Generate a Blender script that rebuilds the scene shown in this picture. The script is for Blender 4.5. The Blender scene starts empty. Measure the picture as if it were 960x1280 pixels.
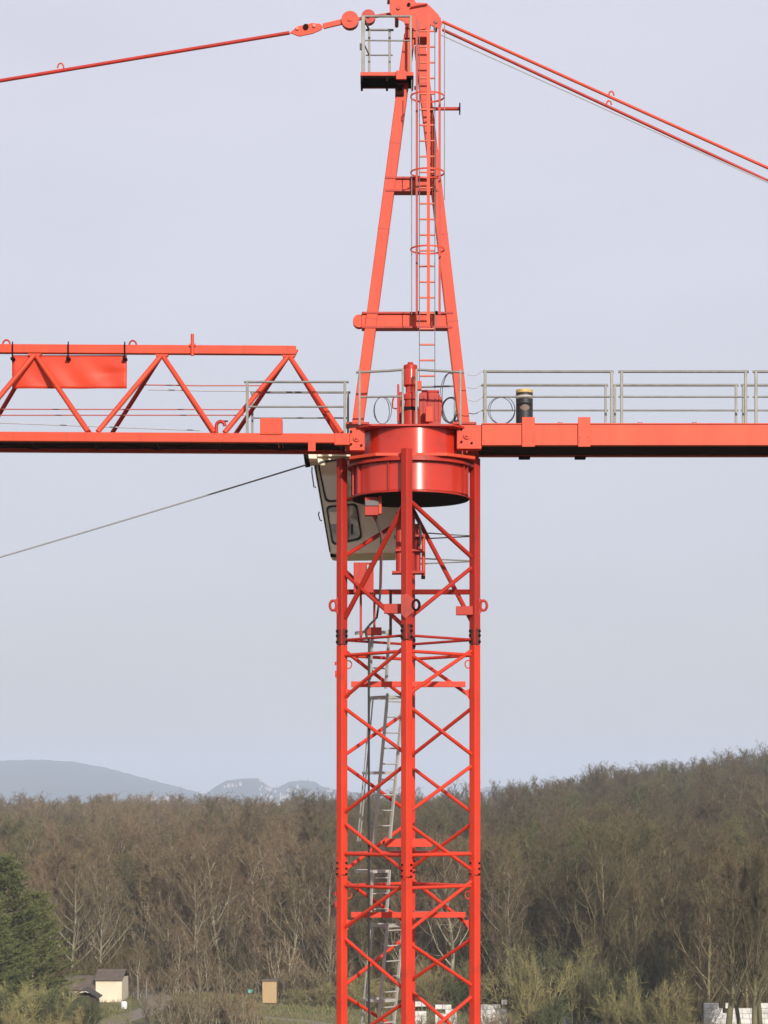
import bpy, bmesh, math, random
import numpy as np
from mathutils import Vector, Matrix

R = math.radians
rnd = random.Random(7)
S = bpy.context.scene
COL = S.collection

# ---------------------------------------------------------------- camera
F = 2800.0                       # focal length in pixels of the 960 px wide photograph
CX, CY, CZ = -0.434, -40.0, 22.0
cam = bpy.data.cameras.new('camera')
cam.sensor_fit = 'VERTICAL'
cam.sensor_height = 36.0
cam.lens = F / 1280 * 36.0
cam.shift_y = 360.0 / 1280
cam.clip_start = 0.5
cam.clip_end = 60000
camo = bpy.data.objects.new('camera', cam)
COL.objects.link(camo)
camo.location = (CX, CY, CZ)
camo.rotation_euler = (math.pi / 2, 0, 0)
S.camera = camo

# ---------------------------------------------------------------- light
SUN_EL, SUN_AZ = 22.0, 163.0     # azimuth measured from +Y towards +X
w = bpy.data.worlds.new('World')
S.world = w
w.use_nodes = True
nt = w.node_tree
bg = nt.nodes['Background']
sky = nt.nodes.new('ShaderNodeTexSky')
sky.sky_type = 'NISHITA'
sky.sun_disc = False
sky.sun_elevation = R(SUN_EL)
sky.sun_rotation = R(SUN_AZ)
sky.altitude = 200
sky.air_density = 1.0
sky.dust_density = 6.0
sky.ozone_density = 1.5
# a thin even veil of high cloud in front of the clear sky
veil = nt.nodes.new('ShaderNodeMix')
veil.data_type = 'RGBA'
veil.inputs['Factor'].default_value = 0.80
# the veil is a little warmer and greyer low down, all the way round
tc = nt.nodes.new('ShaderNodeTexCoord')
sx = nt.nodes.new('ShaderNodeSeparateXYZ')
nt.links.new(tc.outputs['Generated'], sx.inputs[0])
mr0 = nt.nodes.new('ShaderNodeMapRange')
mr0.inputs['From Min'].default_value = 0.0
mr0.inputs['From Min'].default_value = 0.11
mr0.inputs['From Max'].default_value = 0.34
nt.links.new(sx.outputs['Z'], mr0.inputs['Value'])
low = nt.nodes.new('ShaderNodeMix')
low.data_type = 'RGBA'
base = nt.nodes.new('ShaderNodeMix')
base.data_type = 'RGBA'
base.inputs['A'].default_value = (5.60, 5.32, 5.05, 1)
base.inputs['B'].default_value = (5.75, 5.80, 6.42, 1)
mr2_ = nt.nodes.new('ShaderNodeMapRange')
mr2_.inputs['From Max'].default_value = 0.11
nt.links.new(sx.outputs['Z'], mr2_.inputs['Value'])
nt.links.new(mr2_.outputs[0], base.inputs['Factor'])
nt.links.new(base.outputs['Result'], low.inputs['A'])
low.inputs['B'].default_value = (6.45, 6.25, 7.05, 1)
nt.links.new(mr0.outputs[0], low.inputs['Factor'])
cn = nt.nodes.new('ShaderNodeTexNoise')
cn.inputs['Scale'].default_value = 5.0
cn.inputs['Detail'].default_value = 4
mp0 = nt.nodes.new('ShaderNodeVectorMath')
mp0.operation = 'MULTIPLY'
mp0.inputs[1].default_value = (1, 1, 3)
nt.links.new(tc.outputs['Generated'], mp0.inputs[0])
nt.links.new(mp0.outputs[0], cn.inputs['Vector'])
mr1 = nt.nodes.new('ShaderNodeMapRange')
mr1.inputs['From Min'].default_value = .3
mr1.inputs['From Max'].default_value = .7
mr1.inputs['To Min'].default_value = .965
mr1.inputs['To Max'].default_value = 1.025
nt.links.new(cn.outputs['Fac'], mr1.inputs['Value'])
vm = nt.nodes.new('ShaderNodeVectorMath')
vm.operation = 'SCALE'
nt.links.new(low.outputs['Result'], vm.inputs[0])
nt.links.new(mr1.outputs[0], vm.inputs['Scale'])
nt.links.new(vm.outputs[0], veil.inputs['B'])
nt.links.new(sky.outputs[0], veil.inputs['A'])
nt.links.new(veil.outputs['Result'], bg.inputs[0])
bg.inputs[1].default_value = 0.13
sun = bpy.data.lights.new('sun', 'SUN')
sun.energy = 5.0
sun.angle = R(0.6)
sun.color = (1.0, 0.93, 0.82)
suno = bpy.data.objects.new('sun', sun)
COL.objects.link(suno)
sd = Vector((math.sin(R(SUN_AZ)) * math.cos(R(SUN_EL)), math.cos(R(SUN_AZ)) * math.cos(R(SUN_EL)), math.sin(R(SUN_EL))))
suno.rotation_euler = sd.to_track_quat('Z', 'Y').to_euler()
suno.location = (20, -60, 60)

S.render.engine = 'CYCLES'
S.view_settings.view_transform = 'Standard'
S.view_settings.look = 'None'
S.view_settings.exposure = 0.0
S.view_settings.gamma = 1.0
S.cycles.use_denoising = True
S.cycles.max_bounces = 5
S.cycles.diffuse_bounces = 2
S.cycles.glossy_bounces = 2
S.cycles.transparent_max_bounces = 8
S.cycles.volume_bounces = 1


# ---------------------------------------------------------------- helpers
def P(px, py, Y=0.0):
    """a point of the place from its spot in the photograph and its distance Y"""
    k = (Y - CY) / F
    return Vector((CX + (px - 480) * k, Y, CZ - (py - 1000) * k))


def tag(o, label=None, cat=None, group=None, kind=None):
    if label: o['label'] = label
    if cat: o['category'] = cat
    if group: o['group'] = group
    if kind: o['kind'] = kind
    return o


def empty(name, loc=(0, 0, 0), parent=None):
    o = bpy.data.objects.new(name, None)
    o.empty_display_size = 0.2
    COL.objects.link(o)
    o.location = loc
    if parent: o.parent = parent
    return o


def inst(name, mesh, parent=None, loc=(0, 0, 0), rz=0.0, sc=(1, 1, 1)):
    o = bpy.data.objects.new(name, mesh)
    COL.objects.link(o)
    o.location = loc
    o.rotation_euler = (0, 0, rz)
    o.scale = sc
    if parent: o.parent = parent
    return o


def copy_tree(o, parent=None):
    c = o.copy()
    COL.objects.link(c)
    c.parent = parent
    for ch in list(o.children):
        copy_tree(ch, c)
    return c


class MB:
    """collects shapes and links them as one mesh object"""
    def __init__(self):
        self.v, self.f, self.sm = [], [], []

    def add(self, vs, fs, smooth=False):
        n = len(self.v)
        self.v += [tuple(x) for x in vs]
        self.f += [tuple(i + n for i in q) for q in fs]
        self.sm += [smooth] * len(fs)
        return self

    def box(self, c, s, m=None):
        c = Vector(c)
        vs = []
        for x in (-.5, .5):
            for y in (-.5, .5):
                for z in (-.5, .5):
                    p = Vector((x * s[0], y * s[1], z * s[2]))
                    if m is not None: p = m @ p
                    vs.append(c + p)
        fs = [(0, 1, 3, 2), (4, 6, 7, 5), (0, 4, 5, 1), (2, 3, 7, 6), (0, 2, 6, 4), (1, 5, 7, 3)]
        return self.add(vs, fs)

    def span(self, a, b):
        a, b = Vector(a), Vector(b)
        return self.box((a + b) / 2, (abs(b.x - a.x), abs(b.y - a.y), abs(b.z - a.z)))

    def beam(self, a, b, wx, wy, up=(0, 1, 0)):
        a, b = Vector(a), Vector(b)
        z = (b - a).normalized()
        up = Vector(up)
        x = up.cross(z)
        if x.length < 1e-4:
            x = Vector((1, 0, 0)).cross(z)
        x.normalize()
        y = z.cross(x)
        m = Matrix((x, y, z)).transposed()
        return self.box((a + b) / 2, (wx, wy, (b - a).length), m)

    def tube(self, pts, r, n=8, caps=True):
        pts = [Vector(p) for p in pts]
        rs = r if isinstance(r, (list, tuple)) else [r] * len(pts)
        vs = []
        ref = None
        for i, p in enumerate(pts):
            d = (pts[min(i + 1, len(pts) - 1)] - pts[max(i - 1, 0)]).normalized()
            if ref is None:
                ref = Vector((0, 0, 1)) if abs(d.z) < .9 else Vector((1, 0, 0))
            x = (ref - d * ref.dot(d)).normalized()
            ref = x
            y = d.cross(x)
            for k in range(n):
                t = 2 * math.pi * k / n
                vs.append(p + (x * math.cos(t) + y * math.sin(t)) * rs[i])
        fs = []
        for i in range(len(pts) - 1):
            for k in range(n):
                k2 = (k + 1) % n
                fs.append((i * n + k, i * n + k2, (i + 1) * n + k2, (i + 1) * n + k))
        self.add(vs, fs, True)
        if caps:
            m = (len(pts) - 1) * n
            self.add([vs[k] for k in range(n)], [tuple(reversed(range(n)))])
            self.add([vs[m + k] for k in range(n)], [tuple(range(n))])
        return self

    def lathe(self, c, prof, n=48, closed=False):
        c = Vector(c)
        vs, m = [], len(prof)
        for k in range(n):
            t = 2 * math.pi * k / n
            for (r, z) in prof:
                vs.append(c + Vector((r * math.cos(t), r * math.sin(t), z)))
        fs = []
        for k in range(n):
            k2 = (k + 1) % n
            for j in range(m if closed else m - 1):
                j2 = (j + 1) % m
                fs.append((k * m + j, k2 * m + j, k2 * m + j2, k * m + j2))
        return self.add(vs, fs)

    def cyl(self, c, r, z0, z1, n=32):
        return self.lathe(c, [(0.0005, z0), (r, z0), (r, z1), (0.0005, z1)], n)

    def prism(self, poly, y0, y1):
        """poly = list of (x, z); pulled from y0 to y1"""
        n = len(poly)
        vs = [Vector((x, y0, z)) for x, z in poly] + [Vector((x, y1, z)) for x, z in poly]
        fs = [tuple(range(n)), tuple(reversed(range(n, 2 * n)))]
        for k in range(n):
            k2 = (k + 1) % n
            fs.append((k, k + n, k2 + n, k2))
        return self.add(vs, fs)

    def slab(self, poly, z0, z1):
        n = len(poly)
        vs = [Vector((x, y, z0)) for x, y in poly] + [Vector((x, y, z1)) for x, y in poly]
        fs = [tuple(reversed(range(n))), tuple(range(n, 2 * n))]
        for k in range(n):
            k2 = (k + 1) % n
            fs.append((k, k2, k2 + n, k + n))
        return self.add(vs, fs)

    def mesh(self, name, mat, fix=True):
        me = bpy.data.meshes.new(name)
        me.from_pydata(self.v, [], self.f)
        if fix:
            bm = bmesh.new()
            bm.from_mesh(me)
            bmesh.ops.recalc_face_normals(bm, faces=bm.faces)
            bm.to_mesh(me)
            bm.free()
        me.polygons.foreach_set('use_smooth', self.sm)
        for mt in (mat if isinstance(mat, list) else [mat]):
            me.materials.append(mt)
        return me

    def build(self, name, mat, parent=None, bevel=0.0, auto=False):
        if auto: self.sm = [True] * len(self.sm)
        o = inst(name, self.mesh(name, mat), parent)
        if auto:
            o.data.set_sharp_from_angle(angle=R(35))
        if bevel:
            b = o.modifiers.new('bevel', 'BEVEL')
            b.width = bevel
            b.segments = 2
            b.limit_method = 'ANGLE'
            b.angle_limit = R(40)
        return o


# ---------------------------------------------------------------- materials
def mat(name, col, rough=.5, metal=0.0, col2=None, scale=3.0, dirt=None, dirt_scale=1.2, dirt_amt=.5, bump=0.0, bump_scale=40, spec=.5, rand=0.0, stretch=None, coat=0.0, aniso=0.0):
    m = bpy.data.materials.new(name)
    m.use_nodes = True
    t = m.node_tree
    b = t.nodes['Principled BSDF']
    b.inputs['Roughness'].default_value = rough
    b.inputs['Metallic'].default_value = metal
    b.inputs['Specular IOR Level'].default_value = spec
    if coat:
        b.inputs['Coat Weight'].default_value = coat
        b.inputs['Coat Roughness'].default_value = .30
    if aniso:                    # sheet rolled round the drum: brush lines run along it
        b.inputs['Anisotropic'].default_value = aniso
        b.inputs['Anisotropic Rotation'].default_value = .25
        tg = t.nodes.new('ShaderNodeTangent')
        tg.direction_type = 'RADIAL'
        tg.axis = 'Z'
        t.links.new(tg.outputs[0], b.inputs['Tangent'])
    geo = t.nodes.new('ShaderNodeNewGeometry')
    vec = geo.outputs['Position']
    if stretch:
        mp = t.nodes.new('ShaderNodeVectorMath')
        mp.operation = 'MULTIPLY'
        mp.inputs[1].default_value = stretch
        t.links.new(vec, mp.inputs[0])
        vec = mp.outputs[0]
    last = None
    rgb = t.nodes.new('ShaderNodeRGB')
    rgb.outputs[0].default_value = (*col, 1)
    last = rgb.outputs[0]

    def noise(sc, det=5):
        n = t.nodes.new('ShaderNodeTexNoise')
        n.inputs['Scale'].default_value = sc
        n.inputs['Detail'].default_value = det
        n.inputs['Roughness'].default_value = .6
        t.links.new(vec, n.inputs['Vector'])
        return n.outputs['Fac']

    def ramp(fac, a, b2):
        r = t.nodes.new('ShaderNodeMapRange')
        r.inputs['From Min'].default_value = a
        r.inputs['From Max'].default_value = b2
        t.links.new(fac, r.inputs['Value'])
        return r.outputs[0]

    def mix(fac, a, b2, fmul=1.0):
        x = t.nodes.new('ShaderNodeMix')
        x.data_type = 'RGBA'
        if fmul != 1.0:
            mu = t.nodes.new('ShaderNodeMath')
            mu.operation = 'MULTIPLY'
            mu.inputs[1].default_value = fmul
            t.links.new(fac, mu.inputs[0])
            fac = mu.outputs[0]
        t.links.new(fac, x.inputs['Factor'])
        t.links.new(a, x.inputs['A'])
        if isinstance(b2, tuple):
            x.inputs['B'].default_value = (*b2, 1)
        else:
            t.links.new(b2, x.inputs['B'])
        return x.outputs['Result']

    if col2:
        last = mix(ramp(noise(scale), .35, .65), last, col2)
    if rand:
        oi = t.nodes.new('ShaderNodeObjectInfo')
        h = t.nodes.new('ShaderNodeHueSaturation')
        mr = t.nodes.new('ShaderNodeMapRange')
        mr.inputs['To Min'].default_value = 1 - rand
        mr.inputs['To Max'].default_value = 1 + rand
        t.links.new(oi.outputs['Random'], mr.inputs['Value'])
        t.links.new(mr.outputs[0], h.inputs['Value'])
        mr2 = t.nodes.new('ShaderNodeMapRange')
        mr2.inputs['To Min'].default_value = .485
        mr2.inputs['To Max'].default_value = .515
        mu = t.nodes.new('ShaderNodeMath')
        mu.operation = 'FRACT'
        mm = t.nodes.new('ShaderNodeMath')
        mm.operation = 'MULTIPLY'
        mm.inputs[1].default_value = 7.31
        t.links.new(oi.outputs['Random'], mm.inputs[0])
        t.links.new(mm.outputs[0], mu.inputs[0])
        t.links.new(mu.outputs[0], mr2.inputs['Value'])
        t.links.new(mr2.outputs[0], h.inputs['Hue'])
        t.links.new(last, h.inputs['Color'])
        last = h.outputs[0]
    if dirt:
        last = mix(ramp(noise(dirt_scale, 8), .55, .78), last, dirt, dirt_amt)
    t.links.new(last, b.inputs['Base Color'])
    if bump:
        bp = t.nodes.new('ShaderNodeBump')
        bp.inputs['Strength'].default_value = bump
        bp.inputs['Distance'].default_value = .02
        t.links.new(noise(bump_scale), bp.inputs['Height'])
        t.links.new(bp.outputs[0], b.inputs['Normal'])
    return m


M = {}
M['mast'] = mat('mast_paint', (.60, .045, .019), .45, col2=(.53, .037, .017), scale=1.3, dirt=(.26, .04, .024), dirt_scale=2.5, dirt_amt=.55, bump=.05, bump_scale=25, spec=.3)
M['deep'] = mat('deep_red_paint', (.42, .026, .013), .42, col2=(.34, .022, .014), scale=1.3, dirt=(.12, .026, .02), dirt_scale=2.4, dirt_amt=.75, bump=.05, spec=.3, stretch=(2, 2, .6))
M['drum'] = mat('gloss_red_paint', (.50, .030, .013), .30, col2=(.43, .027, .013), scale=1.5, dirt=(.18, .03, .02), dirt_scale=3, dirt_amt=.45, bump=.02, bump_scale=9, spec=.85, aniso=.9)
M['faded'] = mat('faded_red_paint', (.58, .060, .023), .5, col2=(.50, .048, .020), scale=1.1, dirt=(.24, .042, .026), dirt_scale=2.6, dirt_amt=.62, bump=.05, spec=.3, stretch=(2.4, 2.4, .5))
M['orange'] = mat('orange_red_paint', (.60, .078, .032), .52, col2=(.51, .056, .024), scale=1.0, dirt=(.30, .055, .034), dirt_scale=2.6, dirt_amt=.6, bump=.04, spec=.3, stretch=(2.2, 2.2, .45))
M['pink'] = mat('bleached_red_paint', (0.640, 0.160, 0.096), .5, col2=(0.576, 0.120, 0.072), scale=2)
M['dark_and_shade'] = mat('dark_red_and_shade', (.028, .006, .005), .85, col2=(.014, .004, .004), scale=3, spec=.1)  # near-black red carries underside shade; also the plain dark of bolts and pins
M['stain'] = mat('stained_red', (.20, .022, .016), .6, col2=(.07, .014, .012), scale=9)
M['black'] = mat('black_steel_and_shade', (.007, .006, .006), .85, col2=(.012, .009, .008), scale=5, spec=.08)  # black parts; the shade under the drum is put into this colour too
M['rubber'] = mat('black_rubber', (.014, .014, .016), .55)
M['galv'] = mat('galvanised_steel', (.21, .205, .19), .5, .2, col2=(.155, .15, .14), scale=6)
M['alu'] = mat('pale_aluminium', (.42, .41, .385), .5, .1, col2=(.33, .32, .30), scale=5)
M['cream'] = mat('cream_paint', (.90, .83, .64), .4, col2=(.82, .74, .56), scale=2, dirt=(.40, .31, .2), dirt_scale=3, dirt_amt=.4)
M['rope'] = mat('grey_rope', (.40, .41, .45), .7)
M['pale_rope'] = mat('pale_rope', (.27, .275, .29), .8, spec=.1)
M['coil'] = mat('dark_cable', (.10, .10, .11), .6)
M['redrope'] = mat('red_cable', (.45, .10, .09), .7)
M['glass'] = mat('cab_glass', (.62, .56, .41), .06, spec=.6)
M['glass2'] = mat('dark_cab_glass', (.16, .155, .12), .06, col2=(.44, .41, .31), scale=2.6, spec=.6)
M['wood'] = mat('yellow_wood', (.55, .40, .16), .6, col2=(.42, .29, .10), scale=14)
M['label'] = mat('grey_tape', (.42, .40, .36), .6)

# ================================================================ THE CRANE
crane = empty('tower_crane', (0, 0, 0))
tag(crane, 'tall red lattice tower crane with slewing ring, tower head, jib and cream cab', 'crane')

DEL = R(-2.0)
HD = 1.187                       # half diagonal of the mast


def corner(k, z=0.0, r=HD):      # 0 front, 1 right, 2 back, 3 left
    a = R(-90 + 90 * k) + DEL
    return Vector((r * math.cos(a), r * math.sin(a), z))


MROT = Matrix.Rotation(R(45) + DEL, 3, 'Z')
ZJ1 = 24.771
SEC = 4.114
LEG = .146


def lerp(a, b, t): return a + (b - a) * t


# ------------------------------------------------ one regular mast section (local z = 0 at its top joint)
def mast_section(z0, first):
    s = empty('mast_section', (0, 0, z0), crane)
    for k in range(4):
        m = MB()
        m.box(corner(k, -SEC / 2), (LEG, LEG, SEC - .012), MROT)
        o = m.build('leg', M['mast'], s, bevel=.014)
        j, jp = MB(), MB()
        c = corner(k)
        for zz in (-SEC + .12,):
            for q in (-1, 1):
                d = MROT @ Vector((q * .0, 1, 0))
                e = MROT @ Vector((1, 0, 0))
                jp.box(c + Vector((0, 0, zz)) + e * (q * .080), (.012, .09, .28), MROT)
                for b in (-.1, 0, .1):
                    j.box(c + Vector((0, 0, zz + b)) + e * (q * .094) + d * .02, (.022, .034, .034), MROT)
                    j.box(c + Vector((0, 0, zz + b)) + d * (q * .086) + e * .03, (.034, .022, .034), MROT)
        jp.build('joint_plate', M['mast'], s, bevel=.003)
        tag(j.build('joint_bolts', M['dark_and_shade'], s, bevel=.003), kind='stuff')
    # single lacing on each face, running round the mast as a helix
    starts = [(0, 3), (1, 0), (2, 1), (3, 2)]
    for (a, b) in starts:
        for i in range(4):
            zt = -.085 - 1.0285 * i
            zb = zt - .867
            p, q = (a, b) if i % 2 == 0 else (b, a)
            A, B = corner(p, zt, HD - .03), corner(q, zb, HD - .03)
            m = MB()
            m.tube([lerp(A, B, .035), lerp(A, B, .965)], .034, 10)
            m.build('brace', M['mast'], s)
    for zz, rr in ((-.187, .030), (-3.73, .034)):
        for k in range(4):
            A, B = corner(k, zz, HD - .02), corner((k + 1) % 4, zz, HD - .02)
            m = MB()
            m.tube([lerp(A, B, .05), lerp(A, B, .95)], rr, 10)
            m.build('tie_bar', M['mast'], s)
    # gusset plates and small lifting eyes
    for k, sx in ((3, 1), (1, -1)):
        c = corner(k)
        pts = [c + Vector((sx * (.12 + .055 * math.cos(t)), 0, -.35 + .07 * math.sin(t))) for t in np.linspace(-math.pi * .9, math.pi * .9, 12)]
        MB().tube(pts, .011, 6).build('lifting_eye', M['faded'], s)
        g = MB()
        g.prism([(c.x + sx * .07, -1.02), (c.x + sx * .07, -.78), (c.x + sx * .20, -.82)], -.012, .012)
        g.build('gusset_plate', M['mast'], s)
    g = MB()
    c = corner(3)
    g.box(c + Vector((-.115, 0, -.33)), (.03, .04, .06))
    g.build('hinge_plate', M['deep'], s, bevel=.004)
    MB().box(c + Vector((-.105, 0, -.52)), (.035, .04, .12)).build('hinge_plate', M['deep'], s, bevel=.004)
    # rest platform just under the top of the section
    pl = empty('rest_platform', (0, 0, 0), s)
    m = MB()
    m.span((-1.02, -.06, -.755), (1.02, -.02, -.655))
    m.span((-1.02, -.02, -.755), (1.02, .05, -.747))
    m.slab([(-.98, .052), (-.62, .052), (-.62, .33), (-.75, .33)], -.70, -.672)
    m.slab([(-.04, .052), (.98, .052), (.32, .70), (-.04, .86)], -.70, -.672)
    m.build('platform_frame', M['mast'], pl, bevel=.006)
    return s


# ladder with its flights, hoops, in the same local frame
def ladder(z0, parent):
    la = empty('ladder', (0, 0, z0), parent)
    wv = Vector((.707, .707, 0))
    nv = Vector((-.707, .707, 0))

    def flight(ca, zb, lean, width, hoops, nb):
        ca = Vector(ca)
        down = Vector((0, 0, -1)) + nv * lean
        L = ca.z - zb
        r = MB()
        for q in (-1, 1):
            a = ca + wv * (q * width / 2)
            r2 = MB()
            r2.beam(a, a + down * L, .030, .058, nv)
            r2.build('rail', M['alu'], la, bevel=.004)
        n = int(L / .28)
        for i in range(n):
            c = ca + down * (.14 + i * .28)
            MB().tube([c - wv * width / 2, c + wv * width / 2], .014, 6).build('rung', M['alu'], la)
        for h in hoops:
            c = ca + down * h
            pts = [c + wv * (width / 2 * 1.0) * math.cos(t) * (1.0 + .25 * math.sin(t)) + nv * (.62 * math.sin(t)) for t in np.linspace(0, math.pi, 14)]
            mm = MB()
            for i in range(len(pts) - 1):
                mm.beam(pts[i], pts[i + 1], .008, .05, (0, 0, 1))
            mm.beam(c - wv * width / 2, c + wv * width / 2, .01, .05, (0, 0, 1))
            mm.build('cage_hoop', M['alu'], la)
        for t in nb:
            c = ca + wv * (width / 2 * math.cos(t) * (1 + .25 * math.sin(t))) + nv * (.615 * math.sin(t))
            MB().beam(c + down * hoops[0], c + down * (L - .08), .03, .008, wv).build('cage_bar', M['alu'], la)

    Y0 = .30
    c1 = P(494.5, 1000, Y0)
    flight((c1.x, Y0, -.86), -3.60, .131, .40, (.06, 1.42), (math.pi * .72, math.pi * .45))
    c2 = P(476.5, 1000, Y0)
    flight((c2.x, Y0 - .05, -SEC + .08), -SEC - .76, .09, .42, (.02,), ())
    if z0 > ZJ1 - 1:
        flight((c2.x, Y0 - .05, .30), -.76, .09, .42, (.05,), ())
    m = MB()
    a = P(481, 1000, .55)
    b = P(540, 1000, .55)
    m.span((a.x, .52, -3.62), (b.x, .58, -3.47))
    m.slab([(a.x, .585), (b.x, .585), (b.x - .2, .80), (a.x + .12, .80)], -3.53, -3.50)
    m.build('landing_plate', M['mast'], la, bevel=.005)
    return la


sec1 = mast_section(ZJ1, True)
lad1 = ladder(ZJ1, crane)
z = ZJ1
lad2 = ladder(ZJ1 - SEC, crane)
for i in range(5):
    z -= SEC
    c = copy_tree(sec1, crane)
    c.location = (0, 0, z)
    if i:
        c = copy_tree(lad2, crane)
        c.location = (0, 0, z)
zfoot = z - SEC
m = MB()
m.box((0, 0, zfoot / 2 - .05), (3.4, 3.4, zfoot + .1), MROT)
m.build('foundation_block', mat('concrete', (.36, .35, .33), .85, col2=(.28, .27, .25), scale=2, bump=.3), crane, bevel=.03)

# ------------------------------------------------ head section of the mast (wears the deeper red)
ZT = 28.10
hs = empty('mast_head_section', (0, 0, ZJ1), crane)
HT = ZT - ZJ1
for k in range(4):
    MB().box(corner(k, HT / 2), (LEG, LEG, HT - .012), MROT).build('leg', M['deep'], hs, bevel=.014)
    j, jp = MB(), MB()
    c = corner(k)
    for q in (-1, 1):
        e = MROT @ Vector((1, 0, 0))
        d = MROT @ Vector((0, 1, 0))
        jp.box(c + Vector((0, 0, .14)) + e * (q * .081), (.014, .10, .28), MROT)
        jp.box(c + Vector((0, 0, .14)) + d * (q * .081), (.10, .014, .28), MROT)
        for b in (-.09, 0.02, .1):
            j.box(c + Vector((0, 0, .14 + b)) + e * (q * .10) + d * .02, (.026, .04, .045), MROT)
            j.box(c + Vector((0, 0, .14 + b)) + d * (q * .10) + e * .02, (.04, .026, .045), MROT)
    jp.build('joint_plate', M['stain'], hs, bevel=.003)
    tag(j.build('joint_bolts', M['dark_and_shade'], hs, bevel=.003), kind='stuff')


def hz(py, k):                   # height of a photo row on corner k
    c = corner(k)
    return CZ - (py - 1000) * (c.y - CY) / F


def hbrace(k1, y1, k2, y2, r=.045, ma='deep'):
    A, B = corner(k1, hz(y1, k1) - ZJ1, HD - .03), corner(k2, hz(y2, k2) - ZJ1, HD - .03)
    MB().tube([lerp(A, B, .03), lerp(A, B, .97)], r, 12).build('brace', M[ma], hs)


hbrace(0, 624, 3, 776, .046)
hbrace(0, 622, 1, 698, .040)
hbrace(1, 708, 0, 775, .036)
hbrace(2, 630, 1, 780, .042)
hbrace(2, 645, 3, 696, .040)
hbrace(3, 712, 2, 790, .040)
hbrace(3, 716, 0, 786, .034)
for k in range(4):
    A, B = corner(k, .086, HD - .03), corner((k + 1) % 4, .086, HD - .03)
    MB().tube([lerp(A, B, .05), lerp(A, B, .95)], .024, 8).build('tie_bar', M['deep'], hs)
for k in (1, 2):
    A, B = corner(k, hz(740, k) - ZJ1, HD - .02), corner((k + 1) % 4, hz(740, (k + 1) % 4) - ZJ1, HD - .02)
    MB().beam(lerp(A, B, .05), lerp(A, B, .95), .09, .09, (0, 0, 1)).build('tie_beam', M['deep'], hs, bevel=.006)
# lifting lugs: plates with an eye
for k, sx in ((3, -1), (0, 1), (1, 1)):
    c = corner(k)
    cz = hz(757, k) - ZJ1
    yy = c.y - (.11 if k == 0 else .02)
    x0 = c.x + (0 if k == 0 else sx * .03)
    m = MB()
    ring = []
    ex = x0 + sx * .125 + (0.035 if k == 0 else 0)
    m.prism([(x0 - sx * .10, cz - .15), (x0 - sx * .02, cz - .24), (ex - sx * .03, cz - .11), (ex - sx * .03, cz + .10), (x0, cz + .20), (x0 - sx * .10, cz + .17)], yy - .012, yy + .012)
    m.build('lug_plate', M['deep'], hs, bevel=.004)
    pts = [(ex + .060 * math.cos(t), yy, cz + .088 * math.sin(t)) for t in np.linspace(0, 2 * math.pi, 20)]
    MB().tube(pts, .024, 8, caps=False).build('lug_eye', M['dark_and_shade'] if k == 0 else M['deep'], hs)
# box brackets beside the legs
for (xa, xb, ya, yb, Y) in ((480, 502, 755, 767, -1.05), (570, 591, 758, 769, -.12)):
    a, b = P(xa, ya, Y), P(xb, yb, Y)
    MB().span((a.x, Y - .06, a.z - ZJ1), (b.x, Y + .06, b.z - ZJ1)).build('box_bracket', M['deep'], hs, bevel=.006)


def cbox(name, xa, xb, ya, yb, Y, dep, ma, parent=crane, bevel=.008):
    a, b = P(xa, ya, Y), P(xb, yb, Y)
    return MB().span((a.x, Y, b.z), (b.x, Y + dep, a.z)).build(name, M[ma] if isinstance(ma, str) else ma, parent, bevel=bevel)


# control boxes hung inside the mast head
cb = empty('control_box', (0, 0, 0), crane)
cbox('cabinet', 442, 467, 703, 741, -.20, .28, 'deep', cb)
cbox('catch', 458.5, 462.5, 706, 712, -.235, .03, 'alu', cb, .004)
cbox('mounting_post', 449.5, 452.5, 741, 797, -.1, .05, 'deep', cb, .004)
cbox('mounting_post', 466.5, 469.5, 738, 790, -.1, .05, 'deep', cb, .004)
cbox('mounting_post', 486.5, 490, 738, 796, .35, .06, 'dark_and_shade', cb, .004)
cb2 = empty('junction_box', (0, 0, 0), crane)
cbox('cabinet', 456, 473, 621, 644, -.62, .20, 'deep', cb2)
cbox('cover_plate', 456.6, 473.4, 625.5, 632, -.645, .022, mat('grey_cover', (.13, .11, .115), .6), cb2, .003)
cbox('side_plate', 473.4, 477, 618, 642, -.60, .16, 'faded', cb2, .004)
cbox('terminal_box', 458.6, 477, 784, 793.5, -.35, .16, 'deep', crane)
# slew drive hanging behind the front leg
sl = empty('slew_drive', (0, 0, 0), crane)
x1 = P(500, 700, .25)
m = MB()
m.cyl((x1.x, .25, 0), .075, P(0, 718, .25).z, P(0, 640, .25).z, 20)
m.build('motor_housing', M['deep'], sl, auto=True)
cbox('flange_plate', 490, 531, 713.5, 716.5, .12, .30, 'deep', sl, .004)
cbox('flange_plate', 494, 528, 686, 689, .12, .28, 'deep', sl, .004)
cbox('flange_plate', 519, 530, 668, 671, .12, .28, 'deep', sl, .004)
m = MB()
x2 = P(529.3, 690, .28)
m.tube([(x2.x, .28, P(0, 722, .28).z), (x2.x, .28, P(0, 668, .28).z)], .034, 12)
m.build('piston_tube', M['faded'], sl)
cbox('tube_foot', 526.5, 531.5, 719.5, 723.5, .24, .07, 'black', sl, .003)
x3 = P(522, 690, .3)
m = MB()
m.tube([(x3.x, .3, P(0, 716, .3).z), (x3.x, .3, P(0, 655, .3).z)], .055, 12)
m.build('motor_housing', M['deep'], sl)
m = MB()
m.tube([P(519, 640, .1), P(524, 652, .1), P(526, 668, .1), P(525, 680, .1), P(521, 683, .1)], .02, 8)
m.build('hose', M['rubber'], sl)

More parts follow.
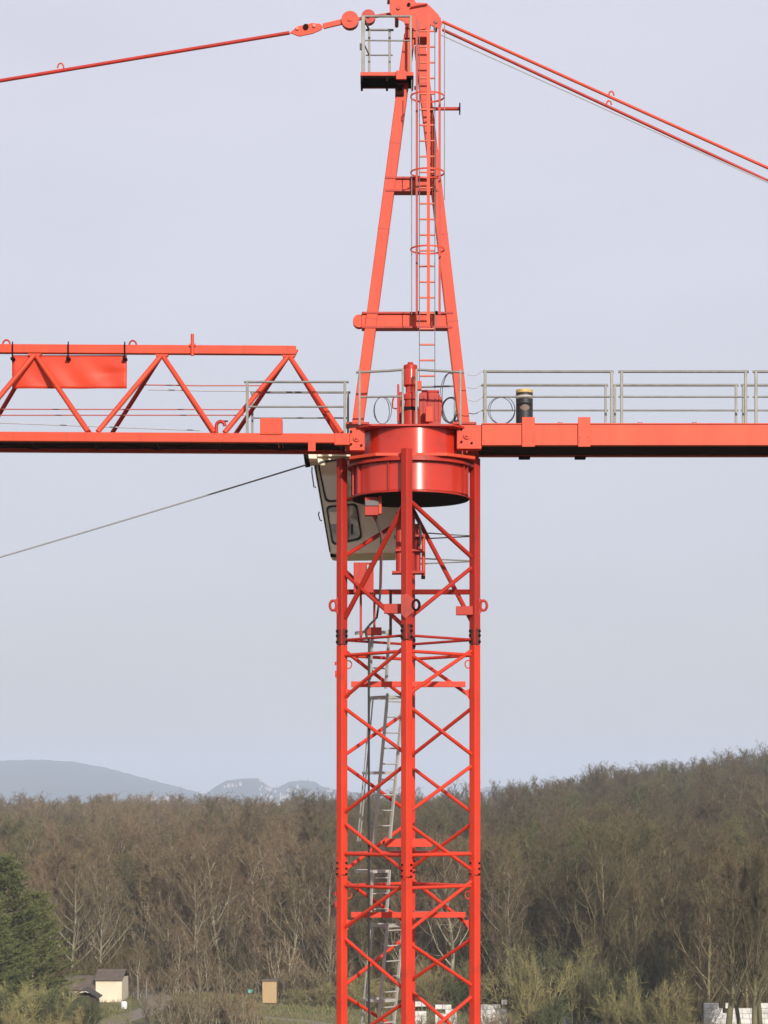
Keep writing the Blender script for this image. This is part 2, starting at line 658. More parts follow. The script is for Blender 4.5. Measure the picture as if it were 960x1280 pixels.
# ------------------------------------------------ slewing ring
DC = Vector((.045, 0, 0))        # drum centre
sr = empty('slewing_ring', (0, 0, 0), crane)


def zc(py, Y): return P(0, py, Y).z


zl0, zl1 = zc(612, -1.03), zc(576, -1.03)
MB().lathe(DC, [(.86, zl0), (1.035, zl0), (1.035, zl1), (.86, zl1)], 96, True).build('lower_drum', M['drum'], sr, bevel=.008, auto=True)
MB().lathe(DC, [(.3, zl1 + .002), (1.13, zl1 + .002), (1.13, zl1 + .05), (1.09, zl1 + .05), (1.09, zl1 + .085), (.3, zl1 + .085)], 96, True).build('flange', M['deep'], sr, bevel=.005, auto=True)
# square seat plate between the mast legs
q = [corner(k, 0, HD - .03) for k in range(4)]
m = MB()
for r1, r2, za, zb in ((HD - .06, 1.0, zl0 - .034, zl0 - .003),):
    o4 = [corner(k, 0, r1) for k in range(4)]
    ring = []
    n = 40
    out, inn = [], []
    for i in range(n):
        t = 2 * math.pi * i / n + DEL
        cc = abs(math.cos(t - DEL)) + abs(math.sin(t - DEL))
        rr = r1 / cc
        rr = max(rr, 1.05 if True else 0)
        rr = min(rr, r1)
        out.append((rr * math.cos(t) + DC.x * .3, rr * math.sin(t)))
        inn.append((.80 * math.cos(t) + DC.x, .80 * math.sin(t)))
    vs = [(x, y, za) for x, y in out] + [(x, y, zb) for x, y in out] + [(x, y, za) for x, y in inn] + [(x, y, zb) for x, y in inn]
    fs = []
    for i in range(n):
        j = (i + 1) % n
        fs += [(i, j, n + j, n + i), (n + i, n + j, 3 * n + j, 3 * n + i), (3 * n + i, 3 * n + j, 2 * n + j, 2 * n + i), (2 * n + i, 2 * n + j, j, i)]
    m.add(vs, fs)
m.build('seat_plate', M['deep'], sr, bevel=.004)
MB().cyl(DC, 1.04, zl0 - .045, zl0 - .037, 64).build('underside_shade_disc', M['black'], sr)  # black disc: the shade under the drum is put into its colour
# stiffener fins on the lower drum
for ang in (-164, -150, -112, -30, -22, 35, 120, 170):
    a = R(ang)
    d = Vector((math.cos(a), math.sin(a), 0))
    mt = Matrix.Rotation(a, 3, 'Z')
    MB().box(DC + d * 1.05 + Vector((0, 0, (zl0 + zl1) / 2)), (.07, .02, zl1 - zl0 - .006), mt).build('stiffener', M['deep'], sr, bevel=.003)
# upper drum
zu0, zu1 = zl1 + .087, zc(533, -.90)
UC = Vector((.075, 0, 0))
m = MB()
poly = []
for (x, y) in ((-1.09, -.62), (-.62, -1.03), (.62, -1.03), (1.13, -.62), (1.13, .62), (.62, 1.0), (-.62, 1.0), (-1.09, .62)):
    poly.append((x + .04, y))
m.slab(poly, zu0, zu0 + .055)
m.build('turntable_plate', M['faded'], sr, bevel=.006)
MB().lathe(UC, [(.6, zu0 + .057), (.885, zu0 + .057), (.885, zu1), (.6, zu1)], 96, True).build('upper_drum', M['drum'], sr, bevel=.008, auto=True)
m = MB()
poly = [(x + .04, y) for (x, y) in ((-1.0, -.60), (-.70, -.93), (.72, -.93), (.99, -.60), (.99, .60), (.72, .93), (-.70, .93), (-1.0, .60))]
m.slab(poly, zu1 + .002, zu1 + .04)
m.build('deck_plate', M['deep'], sr, bevel=.006)
ZD = zu1 + .04                   # deck level
# mounting blocks with pins, jib side and counter-jib side, front and back
for (xa, xb, ya, yb) in ((437, 456, 535, 563), (571, 602, 531, 561)):
    for Y in (-.66, .42):
        a, b = P(xa, ya, -.66), P(xb, yb, -.66)
        m = MB()
        m.span((a.x, Y, b.z), (b.x, Y + .24, a.z))
        o = m.build('mounting_block', M['faded'], sr, bevel=.008)
        if Y < 0:
            pc = P(xa + 9 if xa < 500 else xa + 13, (ya + yb) / 2 - 1.5, -.66)
            m = MB()
            for i in range(20):
                pass
            pts = [(pc.x, -.66, pc.z), (pc.x, -.69, pc.z)]
            m.tube(pts, .062, 20)
            m.tube([(pc.x, -.69, pc.z), (pc.x, -.72, pc.z)], .026, 12)
            m.build('hinge_pin', M['faded'], sr, bevel=.003)
            bz = MB()
            for dx, dz in ((-.10, .11), (-.10, -.11), (.08, -.13)):
                bz.tube([(pc.x + dx, -.66, pc.z + dz), (pc.x + dx, -.685, pc.z + dz)], .02, 8)
            bz.build('bolt', M['dark_and_shade'], sr)

# ------------------------------------------------ tower head (A-frame)
th = empty('tower_head', (0, 0, 0), crane)
YH = 0.0
A0, A1 = P(447, 531, YH), P(512, 46, YH)
B0, B1 = P(580, 531, YH), P(525, 60, YH)


def hleg(a, b, name='leg'):
    d = (b - a).normalized()
    x = Vector((0, 1, 0)).cross(d).normalized()
    mt = Matrix((x, Vector((0, 1, 0)), d)).transposed()
    c = (a + b) / 2
    L = (b - a).length
    m = MB()
    m.box(c, (.200, .30, L), mt)
    o = m.build(name, M['faded'], th, bevel=.012)
    m = MB()
    for f in (.27, .5, .72, .9):
        pp = a + d * (L * f)
        m.box(pp, (.206, .306, .012), mt)
    m.build('weld_band', M['deep'], th)
    return o


hleg(A0, A1)
hleg(B0, B1)
for (ya, yb, xa, xb) in ((391, 409, 452, 566), (222, 238, 482, 548)):
    Y = -.15
    a, b = P(xa, ya, Y), P(xb, yb, Y)
    m = MB()
    m.span((a.x, Y + .03, b.z + .02), (b.x, Y + .22, a.z - .02))
    m.build('cross_beam', M['faded'], th, bevel=.006)
    for zz in (a.z, b.z):
        MB().span((a.x, Y - .012, zz - .018), (b.x, Y + .262, zz + .018)).build('beam_flange', M['deep'], th, bevel=.004)
# ear at the left end of the lower cross beam and small pads
c = P(449, 401, -.1)
m = MB()
m.tube([(c.x, -.10, c.z), (c.x, .08, c.z)], .115, 20)
m.build('beam_ear', M['faded'], th, bevel=.006)
# foot plates
for pa in (A0, B0):
    MB().box(pa + Vector((0, 0, -.01)), (.42, .5, .04)).build('foot_plate', M['deep'], th, bevel=.005)
# apex: two cheek plates with the pulley between
apoly = [(487, -12), (487, 16), (493, 22), (505, 27), (507, 34), (519, 38), (532, 36), (536, 30), (543, 34), (551, 36), (553, 28), (548, 18), (534, 4), (520, 3), (516, -3), (515, -12)]
for Y in (-.22, .20):
    m = MB()
    m.prism([(P(x, y, Y).x, P(x, y, Y).z) for x, y in apoly], Y, Y + .025)
    m.build('apex_plate', M['faded'], th, bevel=.004)
m = MB()
c = P(523, 26, 0)
m.span((c.x - .16, -.19, c.z - .10), (c.x + .22, .19, c.z + .16))
m.build('apex_block', M['deep'], th, bevel=.01)
MB().span((P(506, 30, 0).x, -.192, P(0, 52, 0).z), (P(534, 30, 0).x, .192, P(0, 38, 0).z)).build('apex_block', M['faded'], th, bevel=.01)
for (x, y) in ((498, 10), (496, 21), (545, 27), (511, 6)):
    c = P(x, y, -.22)
    MB().tube([(c.x, -.25, c.z), (c.x, .25, c.z)], .035 if y > 8 else .03, 12).build('apex_pin', M['dark_and_shade'] if x in (511,) else M['deep'], th)
m = MB()
c = P(530, 8, -.2)
m.tube([P(513, 9, -.26), P(522, 7, -.26), P(534, 5, -.26)], .014, 8)
m.build('apex_strap', M['deep'], th)
MB().span((P(484, 0, 0).x, -.1, P(0, 3, 0).z), (P(489, 0, 0).x, .1, P(0, 0, 0).z)).build('apex_cap', M['galv'], th)
# outrigger arm with its end disc
m = MB()
a, b = P(537, 136, -.2), P(574, 136, -.2)
m.tube([a, b], .032, 10)
m.build('bracket_arm', M['deep'], th)
MB().tube([b, b + Vector((.02, 0, 0))], .105, 20).build('arm_disc', M['dark_and_shade'], th)

# ------------------------------------------------ caged ladder on the tower head
cl = empty('caged_ladder', (0, 0, 0), crane)
YL = -.34
xl, xr = P(524.2, 300, YL).x, P(543.6, 300, YL).x
zt_, zb_ = zc(26, YL), zc(486, YL)
for x in (xl, xr):
    MB().span((x - .007, YL - .025, zb_), (x + .007, YL + .025, zt_)).build('rail', M['coil'], cl)
zz = zc(470, YL)
while zz < zt_ - .1:
    MB().tube([(xl, YL, zz), (xr, YL, zz)], .017, 6).build('rung', M['pink'], cl)
    zz += .2775
xc = (xl + xr) / 2
for py in (121, 216, 312):
    zz = zc(py, YL - .3)
    pts = [(xc + .30 * math.cos(t), YL - .30 + .30 * math.sin(t), zz) for t in np.linspace(0, 2 * math.pi, 28)]
    m = MB()
    m.lathe((xc, YL - .30, zz), [(.294, -.015), (.302, -.015), (.302, .015), (.294, .015)], 32, True)
    m.build('cage_hoop', M['faded'], cl)
for (px, ma, wd, Y, y0) in ((521, 'deep', .042, YL - .12, 22), (549.5, 'deep', .042, YL - .12, 22), (535.5, 'orange', .055, YL - .612, 18)):
    x = P(px, 200, Y).x
    MB().span((x - wd / 2, Y - .006, zc(393 if px != 535.5 else 405, Y)), (x + wd / 2, Y + .006, zc(y0, Y))).build('cage_bar', M[ma], cl)
for px in (514.6, 555.6):
    Y = YL - .3
    x = P(px, 200, Y).x
    MB().tube([(x, Y, zc(393 if px < 530 else 250, Y)), (x, Y, zc(100 if px < 530 else 30, Y))], .008, 6).build('guide_wire', M['galv'], cl)
for px, py in ((522, 391), (545, 391), (542, 221), (520, 110)):
    c = P(px, py, -.3)
    MB().box(c, (.06, .08, .05)).build('clamp', M['black'], cl, bevel=.004)

# ------------------------------------------------ service platform near the top
hp = empty('service_platform', (0, 0, 0), crane)
YF, YB = -.46, .16
a, b = P(450.5, 91.5, YF), P(517, 95, YF)
MB().span((a.x, YF, b.z + .005), (b.x, YF + .03, a.z + .022)).build('toe_board', M['faded'], hp, bevel=.004)
MB().span((a.x, YB - .03, b.z - .03), (b.x, YB, a.z + .04)).build('toe_board', M['faded'], hp, bevel=.004)
m = MB()
for i in range(9):
    yy = YF + .055 + i * .063
    m.span((a.x, yy - .024, b.z - .02), (b.x, yy + .024, b.z + .012))
m.build('floor_grating', M['black'], hp)
for xx in (a.x + .02, (a.x + b.x) / 2, b.x - .02):
    MB().span((xx - .02, YF + .032, b.z - .08), (xx + .02, YB - .032, b.z - .022)).build('floor_bearer', M['black'], hp)
zf = b.z + .01


def post(px, ytop, Y, parent, wd=.055, ma='galv', zb=None):
    c = P(px, ytop, Y)
    return MB().span((c.x - wd / 2, Y - .02, zb), (c.x + wd / 2, Y + .02, c.z)).build('post', M[ma], parent, bevel=.006)


def rail(xa, ya, xb, yb, Y, parent, r=.021, ma='galv', Yb=None):
    return MB().tube([P(xa, ya, Y), P(xb, yb, Y if Yb is None else Yb)], r, 8).build('rail', M[ma], parent)


for px in (454, 513.5):
    post(px, 20.5, YF + .05, hp, .062 if px < 500 else .04, 'galv', zf)
for px in (461.5, 487):
    post(px, 37.5, YB - .05, hp, .042, 'galv', zf)
rail(452, 20.5, 515, 20.5, YF + .05, hp)
rail(457, 37.5, 492, 37.5, YB - .05, hp)
rail(453, 50.5, 515, 51, YF + .05, hp, .014)
rail(457, 69, 491, 69, YB - .05, hp, .014)
MB().tube([P(454, 21, YF + .05), P(461.5, 37.5, YB - .05)], .02, 8).build('rail', M['galv'], hp)
MB().tube([P(454, 53, YF + .05), P(461.5, 69, YB - .05)], .014, 8).build('rail', M['galv'], hp)
cbox('clip', 449.6, 452.4, 54, 62, YF + .02, .04, 'rubber', hp, .003)
cbox('bearing_shoe', 495, 508, 88, 99, YF - .03, .06, 'faded', hp, .006)
cbox('bearing_shoe', 494, 505, 106, 119, -.2, .2, 'dark_and_shade', hp, .006)

# ------------------------------------------------ jib (to the left), triangular lattice
jib = empty('jib', (0, 0, 0), crane)
YJ = .60
TILT = -2.4 / 420                # photo rows per column: the jib rises a little towards its tip


def jy(px, y420): return y420 + (420 - px) * TILT


XT = -2300                       # its tip lies far out to the left
pt0, pt1 = P(370, jy(370, 438.7), 0), P(XT, jy(XT, 438.7), 0)
MB().beam(pt0, pt1, .155, .15, (0, 1, 0)).build('top_chord', M['faded'], jib, bevel=.01)
for sy, nm in ((-1, 'front'), (1, 'back')):
    p0, p1 = P(437, jy(437, 548.5), -YJ), P(XT, jy(XT, 548.5), -YJ)
    p0.y = p1.y = sy * YJ
    MB().beam(p0, p1, .165, .14, (0, 1, 0)).build('bottom_chord', M['faded'], jib, bevel=.01)
p0, p1 = P(418, jy(418, 549.5), -YJ), P(437, jy(437, 549.5), -YJ)
MB().span((p0.x, -YJ - .075, p0.z - .105), (p1.x, -YJ + .06, p0.z + .105)).build('root_sleeve', M['faded'], jib, bevel=.008)
# bottom bracing: cross bars and diagonals of the floor, underside shade is put into their dark colour
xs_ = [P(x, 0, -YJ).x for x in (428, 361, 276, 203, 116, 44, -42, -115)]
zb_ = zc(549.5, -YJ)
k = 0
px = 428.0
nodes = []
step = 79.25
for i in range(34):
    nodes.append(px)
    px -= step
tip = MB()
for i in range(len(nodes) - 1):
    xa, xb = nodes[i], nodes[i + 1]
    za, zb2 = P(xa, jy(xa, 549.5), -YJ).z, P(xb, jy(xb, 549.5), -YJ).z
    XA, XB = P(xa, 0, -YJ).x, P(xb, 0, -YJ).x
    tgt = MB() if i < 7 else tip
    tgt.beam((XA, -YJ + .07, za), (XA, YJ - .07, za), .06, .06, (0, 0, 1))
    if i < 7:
        tgt.build('floor_bar', M['dark_and_shade'], jib, bevel=.004)
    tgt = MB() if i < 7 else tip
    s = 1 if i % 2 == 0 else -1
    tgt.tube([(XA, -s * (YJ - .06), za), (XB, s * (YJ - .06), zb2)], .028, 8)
    if i < 7: tgt.build('floor_brace', M['dark_and_shade'], jib)
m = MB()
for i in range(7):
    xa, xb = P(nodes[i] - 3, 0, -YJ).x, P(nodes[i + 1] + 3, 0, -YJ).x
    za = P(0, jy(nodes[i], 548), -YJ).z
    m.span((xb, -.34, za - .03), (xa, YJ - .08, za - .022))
m.build('walkway_plate', M['dark_and_shade'], jib)  # shade below the jib is painted in with this dark colour
# lattice diagonals
top_nodes = [361 - 158.6 * i for i in range(17)]
for i, tx in enumerate(top_nodes):
    T = P(tx, jy(tx, 440.5), 0)
    T.z -= .06
    for sy in (-1, 1):
        for bx in (tx + 67.0, tx - 81.5):
            if bx > 428: bx = 428
            Bp = P(bx, jy(bx, 543), -YJ)
            Bp.y = sy * YJ
            tgt = MB() if i < 4 else tip
            d = (Bp - T).normalized()
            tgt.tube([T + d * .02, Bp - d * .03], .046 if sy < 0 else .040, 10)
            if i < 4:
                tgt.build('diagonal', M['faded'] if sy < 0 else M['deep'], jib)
    if i < 4:
        m = MB()
        m.prism([(T.x - .17, T.z + .10), (T.x + .17, T.z + .10), (T.x + .10, T.z - .04), (T.x - .10, T.z - .04)], -.05, .05)
        m.build('node_plate', M['faded'], jib, bevel=.006)
tag(tip.build('outer_lattice', M['faded'], jib), kind='stuff')
# sign panel hung from the top chord
sp = empty('sign_panel', (0, 0, 0), jib)
a, b = P(15, 444, .02), P(158.5, 485.6, .02)
bm = bmesh.new()
nx, nz = 40, 12
grid = []
for i in range(nx + 1):
    row = []
    for j in range(nz + 1):
        x = a.x + (b.x - a.x) * i / nx
        zz = a.z + (b.z - a.z) * j / nz
        u, v = i / nx, j / nz
        y = .02 + .012 * math.sin(u * 9 + v * 3) * v + .010 * math.sin(u * 21 - v * 5) * v + (.03 * math.exp(-((u - .9) ** 2 + (v - .55) ** 2) * 60))
        row.append((x, y, zz))
    grid.append(row)
m = MB()
vs = [p for r_ in grid for p in r_] + [(p[0], p[1] + .012, p[2]) for r_ in grid for p in r_]
off = (nx + 1) * (nz + 1)
fs = []
for i in range(nx):
    for j in range(nz):
        q0 = i * (nz + 1) + j
        fs.append((q0, q0 + 1, q0 + nz + 2, q0 + nz + 1))
        fs.append((off + q0, off + q0 + nz + 1, off + q0 + nz + 2, off + q0 + 1))
for i in range(nx):
    for j in (0, nz):
        q0, q1 = i * (nz + 1) + j, (i + 1) * (nz + 1) + j
        fs.append((q0, q1, off + q1, off + q0))
for j in range(nz):
    for i in (0, nx):
        q0, q1 = i * (nz + 1) + j, i * (nz + 1) + j + 1
        fs.append((q0, q1, off + q1, off + q0))
m.add(vs, fs, True)
M['sign'] = mat('sign_red_paint', (.58, .046, .015), .45, col2=(.52, .038, .014), scale=1.2, dirt=(.66, .12, .06), dirt_scale=3.5, dirt_amt=.3, spec=.3)
m.build('panel', M['sign'], sp)
for px in (16.5, 86, 156.5):
    c = P(px, 440, 0)
    mm = MB()
    mm.span((c.x - .014, -.095, c.z - .13), (c.x + .014, -.082, c.z + .12))
    mm.span((c.x - .035, -.10, c.z - .15), (c.x + .035, .06, c.z - .11))
    mm.tube([(c.x, -.07, c.z + .06), (c.x, -.07, c.z + .17)], .012, 8)
    mm.build('hanger_clamp', M['dark_and_shade'], sp, bevel=.003)
# lifting loops and a short post on the top chord
for px in (8, 166):
    c = P(px, jy(px, 432.5), 0)
    MB().tube([c + Vector((.065 * math.cos(t), 0, .085 * math.sin(t) - .01)) for t in np.linspace(0, math.pi, 10)], .016, 6).build('lifting_loop', M['deep'], jib)
c = P(240.5, 418, -.1)
mm = MB()
mm.tube([(c.x, -.10, P(0, 419, 0).z), (c.x, -.10, P(0, 446, 0).z)], .03, 8)
mm.span((c.x - .06, -.11, P(0, 434, 0).z), (c.x + .06, -.085, P(0, 431, 0).z))
mm.build('short_post', M['faded'], jib)
# cabinet standing on the front chord, bracket below, curved pipe
cbox('cabinet', 325, 352.5, 522.5, 543, -YJ - .09, .30, 'faded', jib, .008)
cbox('hanger_plate', 385, 394.5, 551, 564, -YJ - .095, .025, 'faded', jib, .004)
c = P(270.5, 541, -YJ)
pts = [c, c + Vector((0, 0, .12))] + [c + Vector((.075 - .075 * math.cos(t), 0, .12 + .08 * math.sin(t))) for t in np.linspace(.3, math.pi, 8)]
MB().tube(pts, .032, 8).build('rope_guide', M['deep'], jib)
MB().tube([P(276, 526.5, -.55), P(285, 526.5, -.55)], .014, 6).build('guide_pin', M['dark_and_shade'], jib)

# ------------------------------------------------ counter-jib (to the right)
cj = empty('counter_jib', (0, 0, 0), crane)
XE = P(1680, 0, -.62).x
x0 = P(602, 0, -.62).x
z1, z0 = zc(531.5, -.62), zc(557.5, -.62)
for Y in (-.70, .56):
    MB().span((x0, Y, z0), (XE, Y + .14, z1)).build('side_beam', M['orange'], cj, bevel=.008)
    MB().span((x0 - .002, Y - .015, z1 + .002), (XE, Y + .155, z1 + .022)).build('beam_flange', M['faded'], cj, bevel=.004)
MB().span((x0, -.558, z0 + .02), (XE, .558, z0 + .035)).build('floor_plate', M['dark_and_shade'], cj)  # seen from below; its shade is put into the dark colour
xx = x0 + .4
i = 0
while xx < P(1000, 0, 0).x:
    MB().span((xx - .03, -.556, z0 + .037), (xx + .03, .556, z0 + .10)).build('floor_bearer', M['dark_and_shade'], cj)
    xx += .9
MB().span((x0, -.556, z1 - .04), (XE, .556, z1 - .015)).build('deck_grating', M['galv'], cj)
for (xa, xb) in ((652.5, 668.5), (722.5, 738)):
    a, b = P(xa, 521.5, -.72), P(xb, 558, -.72)
    m = MB()
    m.span((a.x, -.735, b.z - .008), (b.x, -.702, a.z))
    o = m.build('clamp_plate', M['orange'], cj, bevel=.005)
    bb = MB()
    for dx in (.03, b.x - a.x - .03):
        for dz in (.09, .16):
            bb.tube([(a.x + dx, -.735, b.z + dz), (a.x + dx, -.747, b.z + dz)], .010, 6)
    bb.build('bolt', M['deep'], cj)
    a, b = P(xa - 4, 571.5, .62), P(xb - 6, 574, .62)
    MB().span((a.x, .56, b.z), (b.x, .70, z0 - .002)).build('clamp_foot', M['black'], cj, bevel=.004)
for px in (800, 868, 700):
    c = P(px, 530, -.6)
    MB().tube([c + Vector((-.03, 0, -.05)), c + Vector((-.03, 0, .03)), c + Vector((.03, 0, .03)), c + Vector((.03, 0, -.05))], .010, 6).build('deck_eye', M['faded'], cj)
# guard rails: a front and a back run, each in panels
gr = empty('guard_rail', (0, 0, 0), crane)
zdk = z1 + .02
for Y, yt, ym, panels in ((-.64, 464.5, 496, ((606.5, 764.5, 604, 767), (777, 932, 773, 936), (945, 1103, 941, 1106), (1115, 1270, 1111, 1274))),
                          (.64, 481.5, 513, ((605, 757, 601.5, 760), (768.5, 920, 765, 923), (929, 1090, 926, 1093), (1100, 1250, 1096, 1254)))):
    for (pa, pb, ra, rb) in panels:
        post(pa, yt, Y, gr, .050 if Y < 0 else .042, 'galv', zdk)
        post(pb, yt, Y, gr, .050 if Y < 0 else .042, 'galv', zdk)
        rail(ra, yt, rb, yt, Y, gr, .024)
        rail(ra, ym, rb, ym, Y, gr, .017)
for (yy, ye) in ((468, 462), (484, 479), (499, 496), (516, 511)):
    Y = -.6 if yy in (468, 499) else .6
    a, b = P(584, yy, Y), P(606, ye - 1, Y)
    mid = (a + b) / 2 + Vector((0, 0, -.06))
    MB().tube([a, lerp(a, mid, .6) + Vector((0, 0, -.01)), mid, b], .009, 6).build('safety_chain', M['rope'], gr)
# around the turntable
gt = empty('guard_rail', (0, 0, 0), crane)
for px in (449.5, 503.5, 520.5, 575.5):
    post(px, 462, -.80, gt, .040, 'galv', ZD)
rail(445, 465.5, 487, 463.5, -.80, gt, .022)
rail(487, 463.5, 504, 462, -.80, gt, .022)
rail(520, 462, 580, 465.5, -.80, gt, .022)
rail(449, 496.5, 504, 495.5, -.80, gt, .018)
for px in (498, 568.5):
    post(px, 482, .82, gt, .036, 'galv', ZD)
rail(523, 484, 570, 482.5, .82, gt, .018)
# along the jib root
gj = empty('guard_rail', (0, 0, 0), crane)
for px, yt, Y in ((309, 477.5, -.62), (431, 477.5, -.62), (315.5, 490.5, .55), (435, 490.5, .55)):
    post(px, yt, Y, gj, .046 if Y < 0 else .038, 'galv', zc(543, -YJ))
rail(305, 477.5, 436, 477.5, -.62, gj, .021)
rail(309, 508.5, 433, 508.5, -.62, gj, .017)
rail(313, 490.5, 438, 490.5, .55, gj, .021)
rail(315, 522.5, 435, 522.5, .55, gj, .014)

# ------------------------------------------------ machinery on the deck
sm_ = empty('slewing_motor', (0, 0, 0), crane)
c = P(513, 490, -.45)
cc = (c.x, -.45, 0)


def zz_(py): return zc(py, -.45)


MB().lathe(cc, [(.001, ZD), (.16, ZD), (.16, zz_(512)), (.11, zz_(508)), (.10, zz_(500)), (.001, zz_(500))], 28).build('gear_case', M['deep'], sm_, auto=True, bevel=.006)
MB().lathe(cc, [(.001, zz_(500)), (.125, zz_(500)), (.125, zz_(494)), (.085, zz_(491)), (.085, zz_(484)), (.13, zz_(482)), (.13, zz_(462)), (.001, zz_(462))], 28).build('motor_body', M['drum'], sm_, auto=True, bevel=.006)
MB().lathe(cc, [(.001, zz_(462)), (.122, zz_(462)), (.122, zz_(457)), (.05, zz_(455)), (.05, zz_(453)), (.001, zz_(453))], 28).build('motor_cap', M['deep'], sm_, auto=True, bevel=.006)
cbox('gear_housing', 504, 523, 508, 512, -.62, .30, 'black', sm_, .004)
cbox('terminal_box', 521, 527, 476, 487, -.55, .14, 'faded', sm_)
cbox('lever', 496.3, 499, 480, 527, -.4, .05, 'deep', sm_, .004)
MB().tube([P(496, 511, -.4), P(491, 510, -.4), P(490.5, 503, -.4), P(492, 497, -.4)], .014, 6).build('handle', M['deep'], sm_)
cbox('cooler_box', 499, 504, 490, 527, -.3, .3, 'deep', sm_)
wb = empty('winch_cabinet', (0, 0, 0), crane)
a, b = P(524, 490, .05), P(553, 527, .05)
m = MB()
m.prism([(a.x, ZD), (a.x, a.z - .03), (a.x + .05, a.z), (b.x - .09, a.z), (b.x, a.z - .12), (b.x - .04, ZD)], .05, .62)
m.build('cabinet_body', M['deep'], wb, bevel=.012)
for px in (529, 534, 543.5, 548):
    cbox('rib', px, px + 2, 494, 526, .035, .02, 'deep', wb, .003)
cbox('side_bracket', 532, 541, 508, 527, -.25, .12, 'faded', wb)
cbox('top_lid', 527, 549, 487.3, 490, .1, .4, 'deep', wb)

# ------------------------------------------------ cab behind the mast
cab = empty('operator_cab', (0, 0, 0), crane)
YC0, YC1 = 1.30, 2.55
prof = [(391.5, 578), (396, 570.5), (404, 568), (438, 564), (499, 562), (499, 688), (494, 691.5), (420, 692.5), (413.5, 691.5), (411, 687)]
m = MB()
m.prism([(P(x, y, YC0).x, P(x, y, YC0).z) for x, y in prof], YC0, YC1)
m.build('cab_body', M['cream'], cab, bevel=.03)


def rounded(poly, r=.05, n=4):
    out = []
    k = len(poly)
    for i in range(k):
        p0, p1, p2 = Vector(poly[i - 1]), Vector(poly[i]), Vector(poly[(i + 1) % k])
        a = p1 + (p0 - p1).normalized() * r
        b = p1 + (p2 - p1).normalized() * r
        for j in range(n + 1):
            t = j / n
            out.append(tuple((a * (1 - t) ** 2 + p1 * 2 * t * (1 - t) + b * t * t)))
    return out


def cab_window(pts, ma):
    wpoly = [(P(x, y, YC0).x, P(x, y, YC0).z) for x, y in pts]
    o_ = rounded(wpoly, .09)
    cx_ = sum(p[0] for p in o_) / len(o_)
    cz_ = sum(p[1] for p in o_) / len(o_)
    n = len(o_)
    inn = [(cx_ + (x - cx_) * (1 - .045 / max(.2, abs(x - cx_) + .1)), cz_ + (z_ - cz_) * (1 - .045 / max(.2, abs(z_ - cz_) + .1))) for x, z_ in o_]
    wn = empty('window', (0, 0, 0), cab)
    mm = MB()
    y0, y1 = YC0 - .022, YC0 - .004
    vs = [(x, y0, z_) for x, z_ in o_] + [(x, y0, z_) for x, z_ in inn] + [(x, y1, z_) for x, z_ in o_] + [(x, y1, z_) for x, z_ in inn]
    fs = []
    for i in range(n):
        j = (i + 1) % n
        fs += [(i, j, n + j, n + i), (i, 2 * n + i, 2 * n + j, j), (n + i, n + j, 3 * n + j, 3 * n + i)]
    mm.add(vs, fs)
    mm.build('gasket', M['rubber'], wn)
    MB().prism(inn, YC0 - .012, YC0 - .003).build('pane', M[ma], wn)
    return wn


cab_window([(396.5, 577), (440, 571.5), (445, 626), (406.5, 628)], 'glass')
cab_window([(407, 632.5), (446.5, 629), (453, 674), (415, 682)], 'glass2')
# things seen behind the lower pane: seat back, lever, blind
cbox('seat_back', 438.5, 441.5, 655, 668, YC0 - .018, .005, 'rubber', cab, 0)
cbox('blind', 412, 424, 640, 655, YC0 - .0165, .004, 'cream', cab, 0)
# sun visor and lamps under the jib
m = MB()
m.tube([P(386.5, 574, 1.2), P(397, 572.5, 1.2)], .13, 16)
m.build('visor_lamp', M['cream'], cab, bevel=.01)
m = MB()
m.tube([P(380.5, 575.5, 1.2), P(386.5, 574.6, 1.2)], .135, 16)
m.build('lamp_bezel', M['black'], cab, bevel=.01)
cbox('roof_lip', 397, 437, 566, 570.5, 1.22, .07, 'cream', cab, .01)
cbox('cab_hanger', 388, 395, 560, 578, 1.35, .25, 'black', cab, .006)
MB().tube([P(390, 584, YC0 + .05), P(389.8, 590, YC0), P(392.5, 609, YC0), P(394.5, 609, YC0 + .05)], .014, 6).build('grab_handle', M['alu'], cab)
MB().tube([P(399, 640, YC0 + .05), P(398, 643, YC0), P(400, 650, YC0), P(402, 651, YC0 + .05)], .012, 6).build('grab_handle', M['rubber'], cab)
MB().tube([P(394, 582, YC0 - .03), P(412.5, 690, YC0 - .03)], .014, 6).build('corner_trim', M['rubber'], cab)
cbox('cab_foot', 413, 420, 690.5, 694.5, YC0 + .1, .3, 'black', cab, .004)
cbox('wall_fitting', 492.5, 494.5, 669, 673.5, YC0 - .03, .026, 'alu', cab, .004)
for (xa, ya, xb, yb, Y) in ((524, 664, 590, 670, 2.2), (524, 675, 588, 670.5, 2.9), (526, 697, 588, 701, 2.2), (526, 706, 588, 702, 2.9)):
    MB().tube([P(xa - 25, ya, Y), P(xb, yb, Y)], .013, 6).build('balcony_rail', M['galv'], cab)

